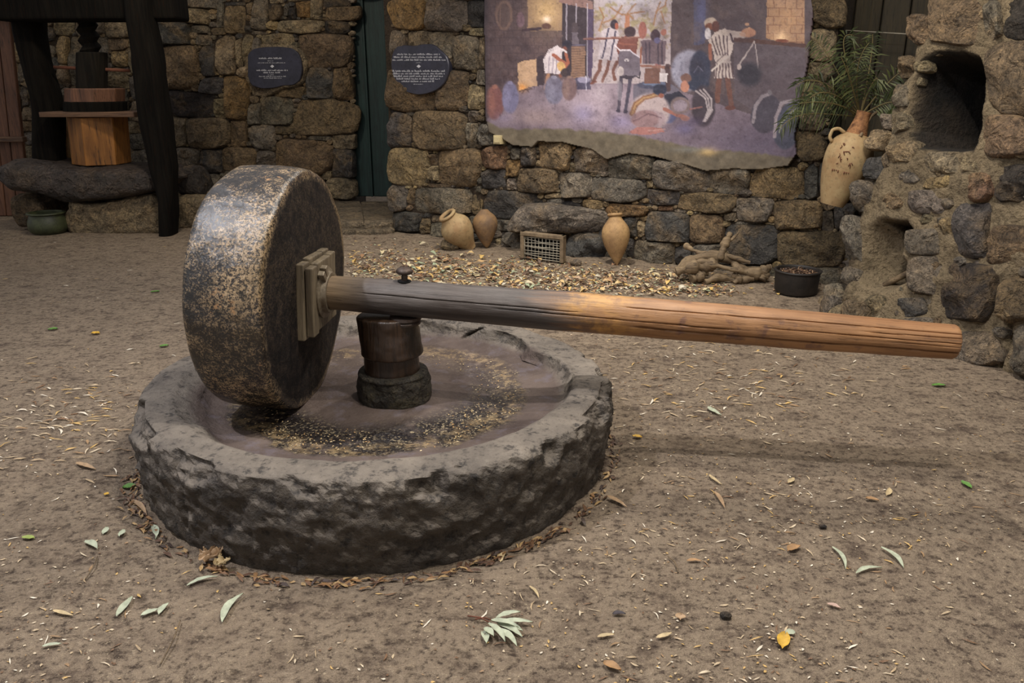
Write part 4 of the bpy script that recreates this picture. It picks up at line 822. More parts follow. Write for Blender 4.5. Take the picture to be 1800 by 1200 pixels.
for y0, y1, xr in ((20, 31, 22), (240, 249, 46)):
    A, B = AT(-60, y0, YS-.04), AT(xr, y1, YS-.04); mb = MB(); V, F = boxm(A.x-wb_.location.x, B.x-wb_.location.x, -.1, -.01, B.z-wb_.location.z, A.z-wb_.location.z); mb.add(V, F); o = mb.build('rail', M['brownwood_x'], smooth=False); o.parent = wb_; bevel(o, .008)

# ================================================================== PLAQUES
def plaque(name, plane, outline, lines, label, rs, off=.10, rim=None):
    e = empty(name, tuple(plane.P(*plane.uv(*np.mean(outline, 0), off), off)), label, 'plaque'); L = Vector(e.location)
    q = np.array([plane.uv(x, y, off) for x, y in outline]); p = resample(np.vstack([q, q[:1]]), 61)[:-1]; p = .25*np.roll(p, 1, 0)+.5*p+.25*np.roll(p, -1, 0)
    c = p.mean(0); rows = [[tuple(plane.P(*(c+(a-c)*s), off+d)-L) for a in p] for s, d in ((.99, -.09), (1, .006), (.975, .014), (.5, .014), (.02, .014))]
    V, F = gridmesh(np.array(rows), True, True, True); mb = MB(); mb.add(V, F); o = mb.build('panel', M['slate'], sharp=40); o.parent = e
    rg = random.Random(rs)
    for (x0, x1, y, h, bold) in lines:
        mb = MB()              # the print is too small in the photograph to read: rows of letter-sized strokes
        x = x0
        while x < x1:
            wl = rg.randint(2, 8)
            for _ in range(wl):
                cw = h*.55
                if x+cw > x1: break
                hh = h*rg.choice([.55, .6, .6, .9, .75]); a0, b0 = plane.uv(x, y, off+.016); a1, b1 = plane.uv(x+cw*(.82 if bold else .7), y-hh, off+.016)
                t = (b1-b0)*.34; mb.add([tuple(plane.P(u, v, off+.0165)-L) for u, v in ((a0, b0), (a1, b0), (a1, b0+t), (a0, b0+t))], [(0, 1, 2, 3)])
                if rg.random() < .75: mb.add([tuple(plane.P(u, v, off+.0165)-L) for u, v in ((a0, b0), (a0+(a1-a0)*.4, b0), (a0+(a1-a0)*.4, b1), (a0, b1))], [(0, 1, 2, 3)])
                if rg.random() < .5: mb.add([tuple(plane.P(u, v, off+.0165)-L) for u, v in ((a0, b1-t), (a1, b1-t), (a1, b1), (a0, b1))], [(0, 1, 2, 3)])
                x += cw
            x += h*.5
        o = mb.build('text_line', M['ink'], smooth=False); o.parent = e; o['kind'] = 'stuff'
    return e
def emblem(plane, x, y, r, off, e):
    L = Vector(e.location); mb = MB(); pts = []
    for k in range(12): a = k/12*6.283; rr = r*(1 if k % 3 else 1.35); pts.append(tuple(plane.P(*plane.uv(x+rr*math.cos(a), y-rr*math.sin(a)*.8, off+.017), off+.017)-L))
    mb.add(pts, [tuple(range(12))]); o = mb.build('emblem', M['ink'], smooth=False); o.parent = e
e = plaque('wall_plaque', PL, [(436,95),(446,86),(462,83),(490,82),(512,84),(524,92),(530,104),(532,124),(528,142),(516,150),(500,150),(482,155),(460,156),(442,150),(436,135)],
    [(455,498,103.5,3.2,1),(470,481,107.5,1.6,0),(453,502,111,2,0),(451,507,124.5,3.0,1),(463,495,128.5,3.2,1),(471,482,132,1.6,0),(455,503,135,2,0),(464,496,138,2,0)], 'small dark plaque on the left wall, left of the teal door', 2, .11)
emblem(PL, 478.5, 116.5, 2.6, .11, e)
# pale mortar lip round the left plaque
q = [(430,96),(440,82),(462,78),(492,77),(516,79),(532,90),(538,106),(538,126),(533,146),(518,156),(500,156),(482,164),(462,172),(448,166),(436,152),(430,136)]
o = free_stone('stone', q, PL, .105, 'rock', 't', wl, 44, 0, 50); 
e = plaque('wall_plaque', PB, [(690,96),(696,82),(712,79),(735,81),(738,78),(762,77),(772,86),(786,98),(791,112),(790,130),(783,146),(770,158),(752,165),(735,167),(715,162),(702,150),(692,134),(688,115)],
    [(698,774,96.5,3.4,1),(692,779,101.5,3.4,1),(690,784,106.5,3.4,1),(731,741,110.5,1.6,0),(690,784,126,3.4,1),(690,783,130.5,3.4,1),(692,780,135,3.4,1),(697,774,139.5,3.2,1),(706,765,144,3.2,1),(727,744,148.5,1.8,0)], 'larger dark plaque with many text lines right of the teal door', 5, .075)
emblem(PB, 736, 116.5, 2.8, .075, e)
# cream switch box, below the mural's left corner
q = [PB.uv(x, y, .09) for x, y in ((868,238),(882,238),(882,253),(868,253))]
e = empty('switch_box', tuple(PB.P(*q[3], .05)), 'small cream plastic box on the wall under the mural', 'switch box')
def pb2(name, pl, u0, u1, v0, v1, d0, d1, mat, par, bv=.004): o = pbox(name, pl, u0, u1, v0, v1, d0, d1, mat, par, bv); return o
pb2('body', PB, q[3][0], q[1][0], q[3][1], q[1][1], .02, .10, M['cream'], e); pb2('cover', PB, q[3][0]+.012, q[1][0]-.012, q[3][1]+.014, q[1][1]-.014, .10, .108, M['cream'], e, .002)

# ================================================================== WIRE VENT under the lintel
OFF = max(.06, (G(955, 461)-PB.o).dot(PB.n)-.03)
vt = empty('wire_vent', tuple(PB.P(*PB.uv(955, 460, OFF), OFF)), 'square wire mesh vent in a wooden frame under the lintel', 'vent')
u0, v1_ = PB.uv(917, 409, OFF); u1, _ = PB.uv(993, 409, OFF); v0 = PB.uv(955, 460, OFF)[1]; v1_ = PB.uv(955, 410, OFF)[1]; fw = .035
v0 = max(v0, .012)
for a in ((u0, u0+fw, v0, v1_), (u1-fw, u1, v0, v1_)): pbox('frame_post', PB, *a, OFF-.03, OFF+.03, M['frame'], vt)
pbox('frame_rail', PB, u0, u1, v1_-fw, v1_, OFF-.03, OFF+.032, M['frame'], vt); 
pbox('shade_board', PB, u0+.02, u1-.02, v0, v1_-.02, OFF-.06, OFF-.02, M['dark'], vt)  # solid black board standing in for the shade behind the mesh
for k in range(11): u = u0+fw+(u1-u0-2*fw)*k/10; mb = MB(); mb.add(*tube([tuple(PB.P(u, v0, OFF+.01)-vt.location), tuple(PB.P(u+.004, (v0+v1_)/2, OFF+.014)-vt.location), tuple(PB.P(u, v1_-fw, OFF+.01)-vt.location)], .003, 5)); o = mb.build('wire', M['wire']); o.parent = vt
for k in range(9): v = v0+.01+(v1_-v0-fw)*k/9; mb = MB(); mb.add(*tube([tuple(PB.P(u0+fw, v+.01*math.sin(k*2), OFF+.014)-vt.location), tuple(PB.P((u0+u1)/2, v-.01*math.sin(k*3), OFF+.018)-vt.location), tuple(PB.P(u1-fw, v, OFF+.014)-vt.location)], .003, 5)); o = mb.build('wire', M['wire']); o.parent = vt

# ================================================================== JARS
def jarobj(name, base_px, top_px, rpx, prof, mat, label, lip=True, tilt_y=0.0, mouth=True, yoff=0.0):
    """prof: (fraction of length, fraction of rmax) along the jar's axis"""
    b = G(*base_px); b.y += yoff; t = AT(top_px[0], top_px[1], b.y+tilt_y); ax = t-b; L = ax.length; k = b.y*CP+CAMH*SP; R = rpx/FPX*k
    e = empty(name, tuple(b), label, 'jar'); e.rotation_euler = ax.to_track_quat('Z', 'Y').to_euler()
    pr = smooth_prof([(f*R, z*L) for z, f in prof], 34); pl = [(0, pr[0][1])]+[tuple(x) for x in pr]
    inn = [(max(.001, pr[-1][0]-.018), pr[-1][1]), (max(.001, pr[-1][0]-.022), pr[-1][1]-.06*L), (pr[-1][0]*.8, pr[-1][1]-.25*L), (0, pr[-1][1]-.3*L)] if mouth else [(0, pr[-1][1]+.002)]
    o = lathe_obj('body', pl+inn[:1], mat, (0, 0, 0), parent=e, noise=.006, sharp=60)
    if mouth: lathe_obj('inner_wall', inn, M['inside'], (0, 0, 0), parent=e)
    if lip: r = pr[-1][0]; h = pr[-1][1]; lathe_obj('rim', [(r-.02, h-.012), (r+.010, h-.014), (r+.016, h), (r+.008, h+.012), (r-.014, h+.012), (r-.02, h)], mat, (0, 0, 0), parent=e, closed=True)
    return e
jarobj('clay_jar', (827,437), (786,378), 25.5, [(0, .40), (.08, .46), (.22, .66), (.42, .98), (.62, 1.10), (.76, .98), (.88, .62), (1.0, .54)], M['clay_pale'], 'pale jar tilted left with open mouth, propped by a small rock', tilt_y=-.1, yoff=.02)
jarobj('clay_jar', (856,434), (851,368), 20.5, [(0, .08), (.1, .34), (.35, .82), (.6, 1.12), (.8, .98), (.93, .5), (1.0, .3)], M['clay_brown'], 'brown pointed jar leaning against the wall beside the pale tilted jar', lip=False, tilt_y=.05, mouth=False, yoff=-.04)
jarobj('clay_jar', (1084,465), (1081,377), 23, [(0, .05), (.12, .36), (.35, .84), (.58, 1.1), (.76, 1.0), (.92, .5), (1.0, .46)], M['clay_tan'], 'tan pointed amphora standing right of the wire vent', tilt_y=.08, yoff=-.02)
def rock_obj(name, px, rx, ry, rz, tone, rs, label, cat='rock', group=None, yoff=0.0):
    c = G(*px); c.y += yoff; P = []
    for i, a in enumerate(np.linspace(-math.pi/2, math.pi/2, 13)):
        t = np.linspace(0, 2*math.pi, 20, endpoint=False); P.append(np.stack([np.cos(a)*np.cos(t), np.cos(a)*np.sin(t), np.full(20, math.sin(a))], -1))
    P = np.array(P); P = P*(1+.22*fbm(P*1.2+rs, 1.5, 3)+.0)[..., None]; P = np.sign(P)*np.abs(P)**.8*np.array([rx, ry, rz]); P[..., 2] += rz*.8
    V, F = gridmesh(P, True, True, True); mb = MB(); mb.add(V, F); o = mb.build(name, M['rock'], sharp=45); o.location = c; o.color = jitcol(tone, random.Random(rs)); return tag(o, label, cat, group)
rock_obj('small_rock', (792,438), .095, .07, .055, 't', 3, 'small pale rock at the foot of the pale tilted jar')
rock_obj('small_rock', (1012,466), .05, .05, .03, 'g', 5, 'small grey stone on the ground right of the wire vent')
# hanging amphora on the oven's flank
ha = AT(1462, 360, 5.72); hb = AT(1507, 232, 5.72); ax = hb-ha; L = ax.length; R = 37/FPX*(5.72*CP+.9*SP)
am = empty('hanging_amphora', tuple(ha), 'large pale amphora with red-brown motif hanging beside the oven', 'amphora'); am.rotation_euler = ax.to_track_quat('Z', 'Y').to_euler()
pr = smooth_prof([(R*.52, 0), (R*.72, L*.16), (R*.98, L*.42), (R*1.10, L*.66), (R*.95, L*.86), (R*.5, L*.97)], 36)
o = lathe_obj('body', [tuple(x) for x in pr]+[(R*.40, L*.97), (R*.8, L*.7), (R*.62, L*.2), (R*.44, .0)], M['clay_pale'], (0, 0, 0), parent=am, closed=True, noise=.006, sharp=60)
lathe_obj('neck', [tuple(x) for x in smooth_prof([(R*.50, L*.95), (R*.40, L*1.05), (R*.30, L*1.2), (R*.34, L*1.27)], 14)]+[(R*.24, L*1.27), (R*.24, L*.97)], M['clay_orange'], (0, 0, 0), parent=am, closed=True, sharp=60)['label'] = 'orange-brown neck'
vd = (Vector((0, 0, CAMH))-ha).normalized(); Mi = am.rotation_euler.to_matrix().transposed(); lv = Mi@vd; ang = math.atan2(lv.y, lv.x)
ld = Mi@Vector((-1, 0, 0)); hang = math.atan2(ld.y, ld.x)
def surf(a, zf, o_=.004): r = np.interp(zf*L, [x[1] for x in pr], [x[0] for x in pr])+o_; return (r*math.cos(a), r*math.sin(a), zf*L)
hp = [surf(hang, .80, 0)]+[(lambda s: (s[0]*k, s[1]*k, s[2]+dz*L))(surf(hang, .8, 0)) for k, dz in ((1.2, .06), (1.16, .16), (.9, .19))]+[surf(hang, .95, -.01)]
mb = MB(); mb.add(*tube(resample(hp, 12), .012, 8)); o = mb.build('handle', M['clay_pale']); o.parent = am
rg = random.Random(8)
for k in range(16):                      # foliage motif and the row of red marks below
    a = ang-.12+rg.uniform(-.38, .34); z = rg.uniform(.55, .80); a2 = a+rg.uniform(-.14, .14); z2 = z+rg.uniform(-.07, .07)
    mb = MB(); mb.add(*tube([surf(a, z), surf((a+a2)/2+rg.uniform(-.05, .05), (z+z2)/2+.01), surf(a2, z2)], .0028, 4)); o = mb.build('painted_leaf', M['redrod']); o.parent = am
for k in range(9):
    a = ang-.5+k*.09
    if k in (4, 5): continue
    mb = MB(); mb.add(*tube([surf(a, .47), surf(a+.01, .44+.01*(k % 3))], .0042, 4)); o = mb.build('painted_mark', M['redrod']); o.parent = am
mb = MB(); mb.add(*tube([surf(ang+.3, .95), tuple((Mi@(AT(1530, 205, 5.85)-ha))), tuple((Mi@(AT(1552, 190, 5.95)-ha)))], .012, 6)); o = mb.build('hanging_rope', M['log']); o.parent = am

# ================================================================== PALM above the amphora
GR = [(52,62,30), (66,74,38), (92,98,58), (44,52,28)]
palm = empty('leafy_palm', tuple(AT(1512, 215, 5.95)), 'feathery green palm above the hanging amphora', 'plant'); rg = random.Random(12)
FR = [((1512,205),(1490,110),(1465,52),(1500,62),1),((1512,205),(1455,170),(1410,160),(1385,205),1),((1512,205),(1470,120),(1450,80),(1430,68),0),((1512,205),(1530,120),(1535,80),(1534,60),0),((1512,205),(1545,160),(1572,132),(1590,122),1),((1512,205),(1550,180),(1580,170),(1572,190),1),
 ((1512,205),(1460,140),(1425,130),(1400,150),1),((1512,205),(1480,178),(1440,176),(1405,182),0),((1512,205),(1500,160),(1490,120),(1478,100),1),((1512,205),(1440,200),(1400,190),(1372,225),0),((1512,205),(1525,150),(1550,118),(1540,150),1),((1505,208),(1470,160),(1475,110),(1520,100),0),((1512,205),(1478,160),(1440,150),(1418,178),1),((1512,205),(1500,140),(1505,100),(1528,75),0)]
for k, (a, b, c, d, dense) in enumerate(FR):
    yo = rg.uniform(-.25, .1); ctrl = [np.array(AT(*a, 5.95)), np.array(AT(*b, 5.95+yo*.5)), np.array(AT(*c, 5.95+yo)), np.array(AT(*d, 5.95+yo))]
    T = np.linspace(0, 1, 22)[:, None]; cv = (1-T)**3*ctrl[0]+3*(1-T)**2*T*ctrl[1]+3*(1-T)*T*T*ctrl[2]+T**3*ctrl[3]; base = np.array(palm.location); mb = MB()
    V, F = tube(cv-base, np.linspace(.006, .002, 22), 5); mb.add(V, F, C4((110,98,62)))
    for i in range(4, 22):
        tg = cv[i]-cv[i-1]; tg /= np.linalg.norm(tg); side = np.cross(tg, [0, -1, .2]); side /= np.linalg.norm(side)
        for sg in (-1, 1):
            ln = rg.uniform(.07, .15)*(1-.5*abs(i/21-.4)); dr_ = tg*.55+side*sg*.75+np.array([0, rg.uniform(-.4, .3), -.35]); dr_ /= np.linalg.norm(dr_); wv = np.cross(dr_, [0, 1, 0])*.006*(1.3 if dense else .9)
            p0 = cv[i]-base; p1 = p0+dr_*ln*.5; p2 = p0+dr_*ln+np.array([0, 0, -.025]); cc = C4(rg.choice(GR)); mb.add([p0, p1+wv, p2, p1-wv], [(0, 1, 2, 3)], cc)
    o = mb.build('frond', M['leaf_tint'], smooth=False); o.parent = palm

# ================================================================== DRIFTWOOD and BLACK POT
lg = empty('driftwood_pile', tuple(G(1265, 495)), 'heap of gnarled dry branches at the foot of the wall', 'wood'); LGo = Vector(lg.location)
def branch(pts, r, seed, y0):
    P = [np.array(AT(x, y, y0+dy)-LGo) for x, y, dy in pts]; p = resample(P, 26); t = np.linspace(0, 1, 26); rr = np.interp(t, np.linspace(0, 1, len(r)), r)*.8*(1+.22*np.sin(t*13+seed)+.12*np.sin(t*31+seed*2)); p = p+fbm(p+seed, 7, 3)[:, None]*np.array([.02, .02, .03])
    V, F = tube(p, rr, 14, .6, seed); mb = MB(); mb.add(V, F); o = mb.build('branch', M['log'], sharp=70); o.parent = lg
yb = G(1265, 490).y
for k, (pts, r) in enumerate([([(1206,430,.1),(1215,442,.02),(1235,450,0),(1262,452,-.02)],[.03,.022,.022,.024]),([(1284,410,.1),(1276,425,.03),(1268,446,-.02),(1266,456,-.02)],[.028,.03,.036,.028]),
    ([(1268,428,.02),(1284,424,.05),(1296,412,.1)],[.02,.018,.012]),([(1186,480,-.05),(1206,458,-.02),(1240,450,0),(1290,458,0),(1330,480,-.05)],[.03,.045,.05,.045,.04]),
    ([(1188,478,-.1),(1212,470,-.1),(1240,470,-.1),(1258,468,-.08)],[.05,.055,.055,.04]),([(1286,458,0),(1302,472,-.08),(1330,480,-.1),(1350,488,-.1)],[.032,.04,.05,.045]),
    ([(1215,492,-.15),(1228,486,-.12),(1240,478,-.08)],[.03,.04,.03]),([(1240,494,-.15),(1262,486,-.12),(1300,492,-.12),(1324,490,-.12)],[.028,.04,.03,.03]),([(1288,480,-.1),(1300,490,-.14),(1290,497,-.16)],[.03,.034,.02]),([(1196,470,-.05),(1222,462,-.1),(1262,466,-.12),(1300,474,-.14)],[.02,.026,.028,.02]),([(1225,452,.02),(1250,446,0),(1280,452,-.04),(1318,462,-.06)],[.018,.02,.024,.02]),([(1336,494,-.12),(1344,478,-.1),(1352,474,-.08)],[.04,.045,.03])]): branch(pts, r, k*2.3, yb)
bp = G(1411, 522, 0); bp.y += .16; Rp = 39.5/FPX*(bp.y*CP+CAMH*SP-.05); Hp = AT(1411, 474, bp.y).z
e = empty('black_pot', tuple(bp), 'black round pot filled with dry brown chips', 'pot')
lathe_obj('body', [(0, 0), (Rp*.86, 0), (Rp*.92, Hp*.1), (Rp*.97, Hp*.97), (Rp*.9, Hp*.97), (Rp*.84, Hp*.6), (0, Hp*.6)], M['blackpot'], (0, 0, 0), parent=e, sharp=50)
lathe_obj('rim', [(Rp*.90, Hp*.94), (Rp*1.01, Hp*.94), (Rp*1.03, Hp), (Rp*.98, Hp*1.03), (Rp*.90, Hp*1.02)], M['blackpot'], (0, 0, 0), parent=e, closed=True)
def sliver(mb, c, ln, wd, ang, col, up=.2, rg=random, lift=.0):
    ca, sa = math.cos(ang), math.sin(ang); b = rg.uniform(-.25, .25)*ln; h = rg.uniform(0, up)*ln; w2 = wd/2; P = []
    for t, wf in ((-.5, .12), (-.2, .9), (.15, 1), (.5, .08)):
        x, y = t*ln, b*(4*t*t-.5)*.5; z = h*(1-4*t*t)*.6+.002+lift
        for sg in (-1, 1): yy = y+sg*w2*wf; P.append((c[0]+x*ca-yy*sa, c[1]+x*sa+yy*ca, c[2]+z+(sg*wd*rg.uniform(-.25, .3))+wd*.12))
    mb.add(P, [(0, 2, 3, 1), (2, 4, 5, 3), (4, 6, 7, 5)], col)
mb = MB(); rg = random.Random(5)
for _ in range(420): r = Rp*.83*math.sqrt(rg.random()); a = rg.uniform(0, 6.28); sliver(mb, (r*math.cos(a), r*math.sin(a), Hp*rg.uniform(.74, .84)), rg.uniform(.03, .06), .012, rg.uniform(0, 6.28), C4(rg.choice([(112,86,66),(86,62,48),(140,112,86),(66,48,38)])), .8, rg)
o = mb.build('dry_chips', M['leaf_tint'], smooth=False); o.parent = e; o['kind'] = 'stuff'

# ================================================================== THE MILL
BC = Vector((-.57, 3.28, 0)); NA = 420
prof = resample(smooth_prof([(.94, -.07), (.965, .0), (.99, .10), (1.003, .2), (1.01, .262), (1.007, .288), (.99, .304), (.97, .311), (.93, .316), (.87, .316), (.842, .313), (.835, .304), (.825, .29), (.81, .262), (.79, .243), (.77, .236), (.74, .235), (.6, .235), (.4, .235), (.2, .235), (.02, .235)], 80), 130)
th = np.linspace(0, 2*math.pi, NA, endpoint=False); Rr = np.repeat(prof[:, 0:1], NA, 1); Zz = np.repeat(prof[:, 1:2], NA, 1); TH = np.repeat(th[None], len(prof), 0)
deg = (np.degrees(TH)+180) % 360-180
rim = sst(.78, .84, Rr); outer = sst(.93, .985, Rr)*sst(.312, .285, Zz); Rr = Rr*(1+.010*fbm(np.stack([np.cos(TH), np.sin(TH), TH*0], -1), 2.2, 3)*rim)
Lw = np.clip(1-np.abs((deg+360-178) % 360*1.0-0)/70, 0, 1)+np.clip(1-np.abs((deg+360-178) % 360-360)/70, 0, 1); Rr = Rr-.065*np.minimum(Lw*1.6, 1)*sst(.845, .80, Rr)*sst(.45, .74, Rr)
X = Rr*np.cos(TH); Yv = Rr*np.sin(TH); P = np.stack([X, Yv, Zz], -1)
P0 = P.copy(); rad = np.stack([np.cos(TH), np.sin(TH), TH*0], -1)
pick = fbm(P0*np.array([1, 1, 1.6]), 7, 4)*.022+np.abs(fbm(P0+3, 15, 4))*-.034+fbm(P0+9, 34, 3)*.012
P = P+rad*(pick*outer)[..., None]
inw = sst(.75, .78, Rr)*sst(.84, .825, Rr); P = P+rad*((fbm(P0, 9, 4)*.03)*inw)[..., None]
P[..., 2] += fbm(P0, 3, 4)*.008*sst(.6, .8, Rr)+fbm(P0, 18, 3)*.003
chip = sst(.95, .985, Rr)*sst(.22, .28, Zz); P = P+(rad*np.array([-1, -1, 0])*.028+np.array([0, 0, -.016]))*(chip*sst(.0, .35, fbm(P0+21, 9, 4)))[..., None]
lowr = sst(2, 0, np.abs(deg+1.0)*1.0)*0
sec = sst(-2.5, 1.5, deg)*sst(80, 30, deg); P[..., 2] -= .028*sec*sst(.82, .86, Rr)                      # the broken, lower stretch of rim beyond the joint
crk = np.exp(-((deg-.2-2*fbm(P0, 5, 2))/1.1)**2)*sst(.80, .84, Rr); P[..., 2] -= .03*crk; P = P-rad*(.02*crk*outer)[..., None]
c2 = np.exp(-((deg-62+14*(Zz-.27)/.06*.6-3*fbm(P0, 6, 2))/1.0)**2)*inw; P = P+rad*(.03*c2)[..., None]
led = np.exp(-((deg-32)/9)**2)*inw; P = P-rad*(.04*led)[..., None]
P[..., 1] -= .065*np.clip(1-P0[..., 2]/.30, 0, 1.2)*sst(.88, .9, Rr)
P[..., 2] += .006*sst(.32, .20, Rr)*1.0-.018*np.exp(-((Rr-.52)/.16)**2)
V, F = gridmesh(P[::-1], True); V.append([0, 0, float(P[-1, :, 2].mean())]); F += [((j+1) % NA, j, len(V)-1) for j in range(NA)]
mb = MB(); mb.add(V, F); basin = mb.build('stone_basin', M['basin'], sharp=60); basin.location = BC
tag(basin, 'huge round dark basalt crushing basin with thick worn rim', 'basin')

# centre post: round stone foot, greased wooden post, iron washer
pc = G(684, 722, .235); pc = Vector((pc.x, pc.y+.15, .228))
cp = empty('centre_post', tuple(pc), 'short centre post on a round stone foot, under the beam', 'post')
def pz(y): return AT(685, y, pc.y).z-pc.z
zf, zs, zt = pz(650), pz(606), pz(553)
Rf = 63/FPX*(pc.y*CP+(CAMH-.3)*SP)
def rough_lathe(name, pts, mat, par, noise, sc, seed, sq=0.0, seg=72, n=50, lean=(0, 0)):
    pr = smooth_prof(pts, n); t = np.linspace(0, 2*math.pi, seg, endpoint=False); pz_ = np.stack([pr[:, 0:1]*np.cos(t), pr[:, 0:1]*np.sin(t), np.repeat(pr[:, 1:2], seg, 1)], -1)
    r = np.stack([np.cos(t), np.sin(t), t*0], -1)[None]; k = (np.abs(np.cos(t+.5))**4+np.abs(np.sin(t+.5))**4)**(-sq/4) if sq else 1
    pz_[..., :2] *= (np.ones_like(t)*k)[None, :, None]; pz_ = pz_+r*(fbm(pz_+seed, sc, 4)*noise)[..., None]
    z0 = pr[0, 1]; pz_[..., 0] += (pz_[..., 2]-z0)*lean[0]; pz_[..., 1] += (pz_[..., 2]-z0)*lean[1]
    V, F = gridmesh(pz_, True, True, True); mb = MB(); mb.add(V, F); o = mb.build(name, mat, sharp=55)
    if par: o.parent = par
    return o
M['footstone'] = rock_mat('mossy_foot_stone', base=C4((62, 56, 46)), dust=(112, 102, 70), dustamt=.5, rnd=False, sc=1.6, rough=.7)
rough_lathe('stone_foot', [(Rf*.90, -.02), (Rf*1.0, .01), (Rf*1.03, zf*.4), (Rf*1.0, zf*.75), (Rf*.93, zf*.95), (Rf*.90, zf*1.0), (Rf*.5, zf*1.01)], M['footstone'], cp, .03, 8, 2)
rough_lathe('foot_rim', [(Rf*.92, zf*.86), (Rf*.97, zf*.90), (Rf*.965, zf*.99), (Rf*.90, zf*1.04), (Rf*.7, zf*1.03)], M['footstone'], cp, .007, 8, 4)
rough_lathe('lower_drum', [(Rf*.76, zf*.98), (Rf*.765, zf*1.06), (Rf*.755, zf+(zs-zf)*.3), (Rf*.75, zf+(zs-zf)*.72), (Rf*.74, zf+(zs-zf)*.8)], M['postwood'], cp, .008, 6, 6, lean=(-.05, 0), n=24)
rough_lathe('upper_post', [(Rf*.70, zf+(zs-zf)*.66), (Rf*.80, zf+(zs-zf)*.68), (Rf*.815, zf+(zs-zf)*.75), (Rf*.80, zs), (Rf*.785, zs+(zt-zs)*.5), (Rf*.765, zt-.012), (Rf*.74, zt), (Rf*.60, zt+.002)], M['postwood'], cp, .014, 7, 9, sq=.30, lean=(-.10, 0), n=60)
zb = zt
# beam
W = Vector((-.99, 3.213, .714)); az = -.1117; BL = 2.705; drop = .138
bd = Vector((math.cos(az)*BL, math.sin(az)*BL, -drop)); bdn = bd.normalized(); rotb = bd.to_track_quat('X', 'Z').to_euler()
beam = empty('wooden_beam', tuple(W), 'long round wooden beam through the millstone, grey then orange-brown', 'beam'); beam.rotation_euler = rotb
MBM = Matrix.Translation(W)@rotb.to_matrix().to_4x4(); NB = 180; xs_ = np.concatenate([np.linspace(-.235, BL, 330)]); ph = np.linspace(0, 2*math.pi, NB, endpoint=False)
rx = np.interp(xs_, [-.235, -.2, .15, .6, 1.2, 1.8, 2.3, BL], [.056, .060, .068, .074, .080, .079, .073, .067])
XX, PH = np.meshgrid(xs_, ph, indexing='ij'); Q = np.stack([XX, np.cos(PH)*.07, np.sin(PH)*.07], -1)
RR = rx[:, None]*(1+.035*fbm(Q*np.array([.5, 1, 1]), 9, 3)+.02*fbm(Q*np.array([.2, 1, 1]), 40, 2))
# phi: 0 = +y (away), 90 = up, 180 = -y (viewer), 270 = down
def crk_(x0, x1, phi0, phi1, wd, dp):
    global RR
    p = np.radians(phi0+(phi1-phi0)*np.clip((XX-x0)/(x1-x0), 0, 1)); p = p+.10*fbm(np.stack([XX, XX*0, XX*0+phi0], -1), 3.5, 3)
    e = sst(x0, x0+.12, XX)*sst(x1, x1-.1 if x1 < BL else x1+.1-.2, XX) if x1 < BL else sst(x0, x0+.12, XX)
    d = np.abs((PH-p+math.pi) % (2*math.pi)-math.pi); RR = RR-dp*e*np.exp(-(d/math.radians(wd))**2)
crk_(1.45, BL+.1, 196, 203, 1.9, .026); crk_(.9, 1.9, 172, 180, 1.5, .010); crk_(1.95, BL+.1, 166, 170, 1.3, .010); crk_(.35, 1.3, 158, 164, 1.4, .009); crk_(1.4, BL+.1, 138, 136, 1.2, .007); crk_(2.3, BL+.1, 152, 153, 1.2, .006); crk_(2.42, BL+.1, 179, 180, 1.2, .006)
XO = XX.copy()
# rounded ends
ring = np.stack([XO, RR*np.cos(PH), RR*np.sin(PH)], -1)
end = [ring]; 
for f, dx in ((.94, .008), (.8, .012), (.5, .014), (.1, .014)): q = ring[-1:].copy(); q[..., 1:] *= f; q[..., 0] += dx; end.append(q)
st_ = []
for f, dx in ((.1, .014), (.5, .014), (.8, .012), (.94, .008)): q = ring[:1].copy(); q[..., 1:] *= f; q[..., 0] -= dx; st_.append(q)
V, F = gridmesh(np.concatenate(st_+end, 0)[::-1], True, True, True); mb = MB(); mb.add(V, F); o = mb.build('shaft', M['beam'], sharp=50); o.parent = beam
# pin with its nut on top, over the post
pinx = .555
q = rough_lathe('pin', [(.012, .03), (.014, .06), (.0125, .112)], M['iron'], beam, .001, 20, 1, seg=20, n=12); q.location = (pinx, -.005, 0)
q = rough_lathe('pin_head', [(.014, .100), (.034, .106), (.036, .118), (.026, .128), (.008, .132)], M['iron'], beam, .003, 30, 3, seg=24, n=14); q.location = (pinx, -.005, 0)
q = rough_lathe('pin_hole', [(.020, .045), (.028, .074), (.029, .0765), (.020, .0765)], M['dark'], beam, .0015, 30, 5, seg=24, n=12); q.location = (pinx, -.005, 0)  # solid black plug in place of the shade inside the hole
zc = (W+bdn*pinx).z-.072
wsh = lathe_obj('washer', [(.02, zc-pc.z-.034), (.062, zc-pc.z-.034), (.064, zc-pc.z-.026), (.058, zc-pc.z-.02), (.066, zc-pc.z-.014), (.064, zc-pc.z-.003), (.02, zc-pc.z-.003)], M['iron'], (0, 0, 0), parent=cp, closed=True, sharp=40); wsh.location = ((W+bdn*pinx).x-pc.x, (W+bdn*pinx).y-pc.y, 0)
lathe_obj('iron_core', [(.04, zt-.02), (.045, zt-.02), (.045, zc-pc.z-.03), (.02, zc-pc.z-.03), (.02, zt-.02)], M['iron'], (wsh.location.x, wsh.location.y, 0), parent=cp, closed=True)
